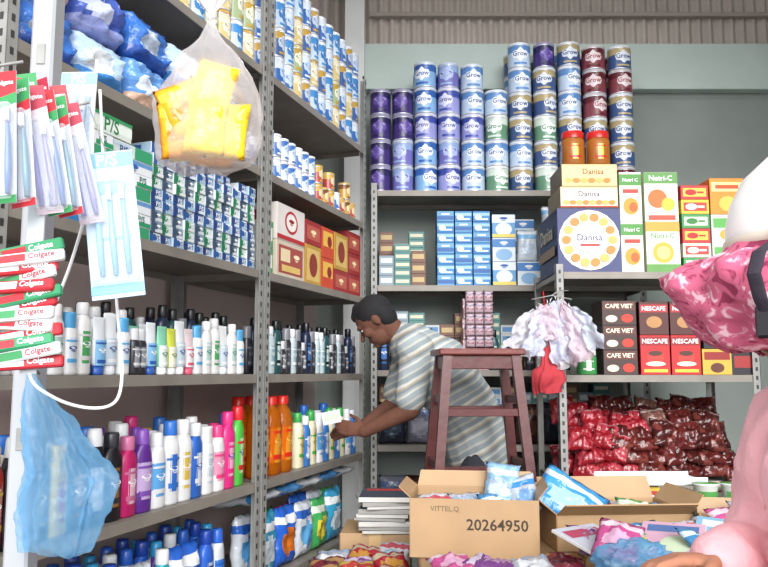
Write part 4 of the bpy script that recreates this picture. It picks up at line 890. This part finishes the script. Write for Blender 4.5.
def face_parts(root,c,f,u,s,o,hairm):
    m=MB()
    for k in(-1,1): ell(m,c+f*.080+s*k*.031+u*.008-o,f,s,u,.010,.012,.006,12)
    m.mats=[C('#a09890','p')]; obj('eyes',m.mesh('eyes'),parent=root)
    m=MB()
    for k in(-1,1): ell(m,c+f*.0875+s*k*.031+u*.008-o,f,s,u,.004,.006,.0055,10)
    m.mats=[BLK]; obj('pupils',m.mesh('pupils'),parent=root)
    m=MB()
    for k in(-1,1): cr(m,c+f*.094+s*k*.018+u*.03-o,c+f*.085+s*k*.046+u*.03-o,.0035,.003)
    m.mats=[hairm]; obj('eyebrows',m.mesh('eyebrows'),parent=root)
    m=MB(); ell(m,c+f*.091-u*.056-o,f,s,u,.006,.022,.006,12); m.mats=[C('#6a3830','p')]; obj('lips',m.mesh('lips'),parent=root)
def hand(mb,wr,d,n,s,curl=.5,spread=.0):
    wr=V(wr);d=V(d).normalized();n=V(n);n=(n-d*n.dot(d)).normalized();s0=d.cross(n); s=s0 if s0.dot(V(s))>0 else -s0
    cone(mb,wr,wr+d*.07,.024,.015,.038,.014,s)
    for k,(o,L) in enumerate(((.028,.072),(.0095,.08),(-.0095,.075),(-.028,.06))):
        p=wr+d*(.082 if k in(1,2) else .077)+s*o; ang=curl*.45
        for q,(fr,r0,r1) in enumerate(((.45,.0092,.0085),(.3,.0085,.0078),(.25,.0078,.0068))):
            dd=(d*math.cos(ang)+n*math.sin(ang)+s*spread*o*8).normalized(); p2=p+dd*L*fr; cr(mb,p,p2,r0,r1); p=p2; ang+=curl*.75
    p=wr+d*.02+s*.026; d1=(d*.65+s*.7+n*.35).normalized(); p2=p+d1*.038; cr(mb,p,p2,.013,.011); d2=(d*.8+s*.25+n*.55*curl*1.6).normalized(); p3=p2+d2*.03; cr(mb,p2,p3,.0105,.009); cr(mb,p3,p3+(d2+n*.2)*.02,.009,.0078)
SK=C('#5e3a2b','x',.08,20);SK2=C('#a8745a','x',.08,20);HAIR=C('#0e0c10','x',.2,60)
MY=3.86; O=V((.42,MY,0))
X=V((1,0,0));Yv=V((0,1,0));Zv=V((0,0,1))
hd=V((-.04,MY-.02,1.60)); f=V((-.72,.1,-.69)).normalized(); s=f.cross(Zv).normalized(); up=s.cross(f).normalized()
b=MB(); head(b,hd,f,up,s)
cr(b,V((.10,MY,1.50)),hd-up*.04-f*.03,.068,.057)
pel=V((.46,MY,.98));wai=V((.41,MY,1.16));che=V((.27,MY,1.37));sho=V((.15,MY,1.475))
def torso(b,g):
    cone(b,pel,wai,.165+g,.125+g,.16+g,.13+g,Yv);cone(b,wai,che,.16+g,.13+g,.185+g,.135+g,Yv);cone(b,che,sho,.185+g,.135+g,.155+g,.09+g,Yv)
torso(b,0)
nsh=V((.145,MY-.18,1.455));nel=V((.125,MY-.235,1.175));nwr=V((-.095,MY-.17,1.07))
fsh=V((.13,MY+.18,1.455));fel=V((.06,MY+.22,1.19));fwr=V((-.13,MY+.08,1.06))
for a_,b_,c_ in((nsh,nel,nwr),(fsh,fel,fwr)):
    cr(b,a_,b_,.058,.046);cr(b,b_,c_,.046,.03)
hand(b,nwr,(-.93,.1,.18),(0.05,.9,-.1),(0,0,1),.55)
hand(b,fwr,(-.9,-.2,-.1),(0,-.8,-.3),(0,0,1),.5)
hipL=pel+V((0,-.09,-.03));hipR=pel+V((0,.09,-.03));knL=V((.40,MY-.11,.5));knR=V((.47,MY+.12,.5));anL=V((.44,MY-.12,.08));anR=V((.55,MY+.13,.08))
for h_,k_,a_ in((hipL,knL,anL),(hipR,knR,anR)): cr(b,h_,k_,.088,.055);cr(b,k_,a_,.053,.036);cone(b,a_-V((-.02,0,.04)),a_+V((-.15,0,-.045)),.036,.03,.04,.02,Yv)
man=obj('person',blob(b,'person_body',SK,.0055,3,O),'person','man in a striped shirt bending forward and reaching to the shelf',O)
face_parts(man,hd,f,up,s,O,HAIR)
h_=MB(); ell(h_,hd+up*.042-f*.022,f,s,up,.1,.087,.09); ell(h_,hd-f*.05-up*.0,f,s,up,.062,.08,.085); cr(h_,hd+f*.055+up*.085,hd+f*.02+up*.1,.03,.04)
obj('hair',blob(h_,'hair',HAIR,.006,2,O),parent=man,label='short black hair')
sh=MB(); torso(sh,.03); cr(sh,sho+V((.0,0,.01)),V((.09,MY,1.53)),.078,.075)
for a_,b_,q_ in((nsh,nel,1),(fsh,fel,-1)):
    cr(sh,a_+V((.01,.02*q_,-.005)),a_.lerp(b_,.8),.085,.075); ell(sh,a_+V((.0,0,.0)),X,Yv,Zv,.092,.085,.085)
    cr(sh,a_+V((.02,.05*q_,-.03)),che+V((0,-.08*q_,-.05)),.09,.12)
cone(sh,pel+V((.01,0,-.03)),pel+V((-.0,0,.04)),.195,.155,.193,.155,Yv); ell(sh,che+V((.03,0,-.05)),X,Yv,Zv,.18,.2,.18)
shirt=blob(sh,'shirt',stripes((-.5,0,.86),9,[(0,'#8c9598'),(.22,'#b4b5ac'),(.32,'#8c9598'),(.4,'#747d82'),(.5,'#988f7e'),(.58,'#b4b5ac'),(.7,'#808a8e'),(.9,'#a6a8a0')]),.008,7,O)
for v in shirt.vertices:
    w_=v.co+O; n=noise.noise(V((w_.x*7,w_.y*5,w_.z*5)))*.008+(.3-abs(noise.noise(V((w_.x*9+w_.z*7,w_.y*5,2)))))*.012; v.co+=v.normal*n
obj('shirt',shirt,parent=man,label='grey shirt with thin pale and beige stripes')
tr=MB(); cone(tr,pel+V((0,0,-.07)),pel+V((-.01,0,.03)),.175,.135,.175,.135,Yv)
for h2,k_,a_ in((hipL,knL,anL),(hipR,knR,anR)): cr(tr,h2,k_,.1,.075);cr(tr,k_,a_+V((0,0,.03)),.073,.062)
obj('trousers',blob(tr,'trousers',C('#2e3038','x'),.009,3,O),parent=man,label='dark trousers')
pkh=mk_box(.09,.02,.06,'#d2d4d2',[('r',0,0,.07,.03,C('#b8c0b0'))],name='soap_packet',label='small white packet held in a hand',cat='packet')
spawn(pkh,nwr+V((-.15,.03,.035)),0,0,math.radians(-12))
O2=V((.74,1.12,0)); cY=1.12
ph=V((.645,cY,1.45)); f2=V((-.97,.2,-.12)).normalized(); s2=f2.cross(Zv).normalized(); u2=s2.cross(f2).normalized()
b=MB(); head(b,ph,f2,u2,s2); cr(b,V((.68,cY,1.27)),ph-u2*.05-f2*.03,.062,.052)
tq=[V((.74,cY,.85)),V((.735,cY,1.03)),V((.725,cY,1.19)),V((.715,cY,1.26))]
def torso2(b,g):
    cone(b,tq[0],tq[1],.14+g,.11+g,.13+g,.1+g,Yv);cone(b,tq[1],tq[2],.13+g,.1+g,.17+g,.11+g,Yv);cone(b,tq[2],tq[3],.17+g,.1+g,.14+g,.06+g,Yv)
torso2(b,0)
ash=V((.70,cY-.17,1.245));ael=V((.655,cY-.16,1.0));awr=V((.50,cY-.07,1.03))
bsh=V((.715,cY+.19,1.245));bel=V((.675,cY+.25,1.02));bwr=V((.53,cY+.14,1.05))
for a_,b_,c_ in((ash,ael,awr),(bsh,bel,bwr)): cr(b,a_,b_,.045,.036);cr(b,b_,c_,.036,.025)
hand(b,awr,(-.95,.25,.05),(-.1,-.2,-.9),(0,-1,0),.6)
hand(b,bwr,(-.95,-.1,0.05),(0,-.2,-.9),(0,-1,0),.6)
for k in(-1,1): cr(b,V((.74,cY+k*.085,.84)),V((.70,cY+k*.09,.46)),.085,.052);cr(b,V((.70,cY+k*.09,.46)),V((.74,cY+k*.09,.08)),.05,.034);cone(b,V((.75,cY+k*.09,.04)),V((.60,cY+k*.1,.03)),.035,.03,.04,.02,Yv)
cus=obj('person',blob(b,'customer_body',SK2,.0055,3,O2),'person','person in a pink jacket wearing a helmet over floral cloth',O2)
face_parts(cus,ph,f2,u2,s2,O2,HAIR)
jk=MB(); torso2(jk,.045); cr(jk,ash+V((0,.03,0)),ael,.088,.078);cr(jk,ael,awr.lerp(ael,.12),.075,.05);cr(jk,bsh-V((0,.02,0)),bel,.105,.095);cr(jk,bel,bwr.lerp(bel,.12),.09,.052)
cone(jk,V((.74,cY,.75)),V((.74,cY,1.15)),.2,.175,.2,.165,Yv)
jm=blob(jk,'jacket',C('#eab0b6','x',.12,4),.007,5,O2)
for v in jm.vertices:
    w_=v.co+O2; q=V((w_.x*14+w_.z*8,w_.y*9,w_.z*6)); v.co+=v.normal*((.35-abs(noise.noise(q)))*.028+noise.noise(w_*26)*.004)
obj('jacket',jm,parent=cus,label='loose pale pink long-sleeved jacket')
pn=MB()
for k in(-1,1): cr(pn,V((.74,cY+k*.085,.82)),V((.70,cY+k*.09,.46)),.098,.07);cr(pn,V((.70,cY+k*.09,.46)),V((.74,cY+k*.09,.12)),.068,.055)
obj('trousers',blob(pn,'customer_trousers',C('#4a4e5c','x'),.01,3,O2),parent=cus)
FLM=floral('#c05a78',('#e4b8c4','#8a2c4c'),38,'floral_cloth'); hc=ph+V((0.015,0,.055))-O2
CP=[(.135,.05),(.15,.02),(.182,.008),(.205,-.01),(.208,-.035),(.196,-.06),(.182,-.082),(.165,-.1),(.145,-.115),(.12,-.125)]
def cl_r(z):
    for (r0,z0),(r1,z1) in zip(CP[:-1],CP[1:]):
        if z1<=z<=z0: return r0+(r1-r0)*(z0-z)/(z0-z1)
    return .12
m=MB(); rows=[]
for j in range(len(CP)-1):
    for k in range(4):
        t=k/4; rows.append((CP[j][0]*(1-t)+CP[j+1][0]*t,(CP[j][0]*(1-t)+CP[j+1][0]*t)*.88,CP[j][1]*(1-t)+CP[j+1][1]*t))
rows.append((CP[-1][0],CP[-1][0]*.9,CP[-1][1]))
m.lathe(rows,FLM,128)
hm=m.mesh('floral_cloth')
for v in hm.vertices:
    q=v.co; k=min(1,max(0,(.04-q.z)/.05)); a=math.atan2(q.y,q.x)
    rd=1+k*(.035*math.sin(9*a+q.z*25)+.025*math.sin(17*a-q.z*55+2)+.045*noise.noise(q*26)+.04*(.5-abs(noise.noise(q*44))))
    fr_=1.12 if q.x<0 else .9
    v.co=V((q.x*rd*(1+(fr_-1)*k),q.y*rd,q.z+.01*noise.noise(q*30)))+hc
hat=obj('cloth_hood',hm,parent=cus,label='crumpled pink floral cloth worn under the helmet')
sm_=hat.modifiers.new('solid','SOLIDIFY'); sm_.thickness=.003
HMt=Matrix.Translation(hc+V((.01,0,.022)))@Matrix.Rotation(math.radians(4),4,'Y')
m=MB(); HM=C('#f0eeea','p',.04,8); GO=C('#cfc8b8','p')
prof=[(.148,.140,-.01),(.153,.145,-.004),(.155,.147,.03),(.150,.142,.065),(.133,.127,.105),(.1,.096,.14),(.055,.052,.16),(.002,.002,.166)]
m.lathe(prof,[HM]*7,48,M=HMt)
obj('helmet',m.mesh('helmet'),parent=cus,label='glossy white motorbike helmet')
m=MB(); m.lathe([(.1555,.1475,-.004),(.158,.15,.0),(.158,.15,.006),(.1565,.1485,.01)],GO,48,M=HMt)
obj('helmet_trim',m.mesh('helmet_trim'),parent=cus,label='pale rim strip')
m=MB(); pa=math.radians(40); sp_=[]
for z in(.05,.02,.0,-.03,-.06,-.09,-.115):
    r=cl_r(z)*1.15+.006 if z<.03 else .16
    sp_.append(hc+V((-r*math.cos(pa),-r*.93*math.sin(pa),z)))
for a_,b_ in zip(sp_[:-1],sp_[1:]): cone(m,a_,b_,.0095,.0025,.0095,.0025,(0.64,-.77,0),8)
m.mats=[C('#2a2430','x')]; obj('chin_strap',m.mesh('chin_strap'),parent=cus,label='dark webbing chin strap')
m=MB(); m.box((0,0,0),(.032,.014,.044),BLK,.004,Matrix.Translation(sp_[-2]+V((-.004,-.004,0)))@Matrix.Rotation(-math.radians(50),4,'Z')); obj('buckle',m.mesh('buckle'),parent=cus,label='black plastic buckle')
# ------------------------------------------------------------ light
w=bpy.data.worlds.new('world'); scene.world=w; w.use_nodes=True; bg=w.node_tree.nodes['Background']; bg.inputs[0].default_value=(.97,.975,1,1); bg.inputs[1].default_value=1.15
sl=bpy.data.lights.new('daylight','SUN'); sl.energy=3.9; sl.angle=math.radians(40); sl.color=(1,.985,.985); so=bpy.data.objects.new('daylight',sl); COL.objects.link(so)
d=V((-.10,.88,-.40)).normalized(); so.rotation_euler=d.to_track_quat('-Z','Y').to_euler()
tl=bpy.data.lights.new('overhead_fill','AREA'); tl.shape='RECTANGLE'; tl.size=1.2; tl.size_y=.1; tl.energy=14; tl.color=(.95,.98,1); to=bpy.data.objects.new('overhead_fill',tl); COL.objects.link(to); to.location=(.8,3.6,4.1)  # unseen area light under the ceiling, added as fill for the interior
# ------------------------------------------------------------ camera
cam=bpy.data.cameras.new('camera'); cam.sensor_width=36; cam.lens=36; co=bpy.data.objects.new('camera',cam); COL.objects.link(co); co.location=(0,0,EYE); co.rotation_euler=(math.pi/2+P,0,0); cam.clip_start=.05
scene.camera=co
scene.view_settings.view_transform='Standard'; scene.view_settings.exposure=.42
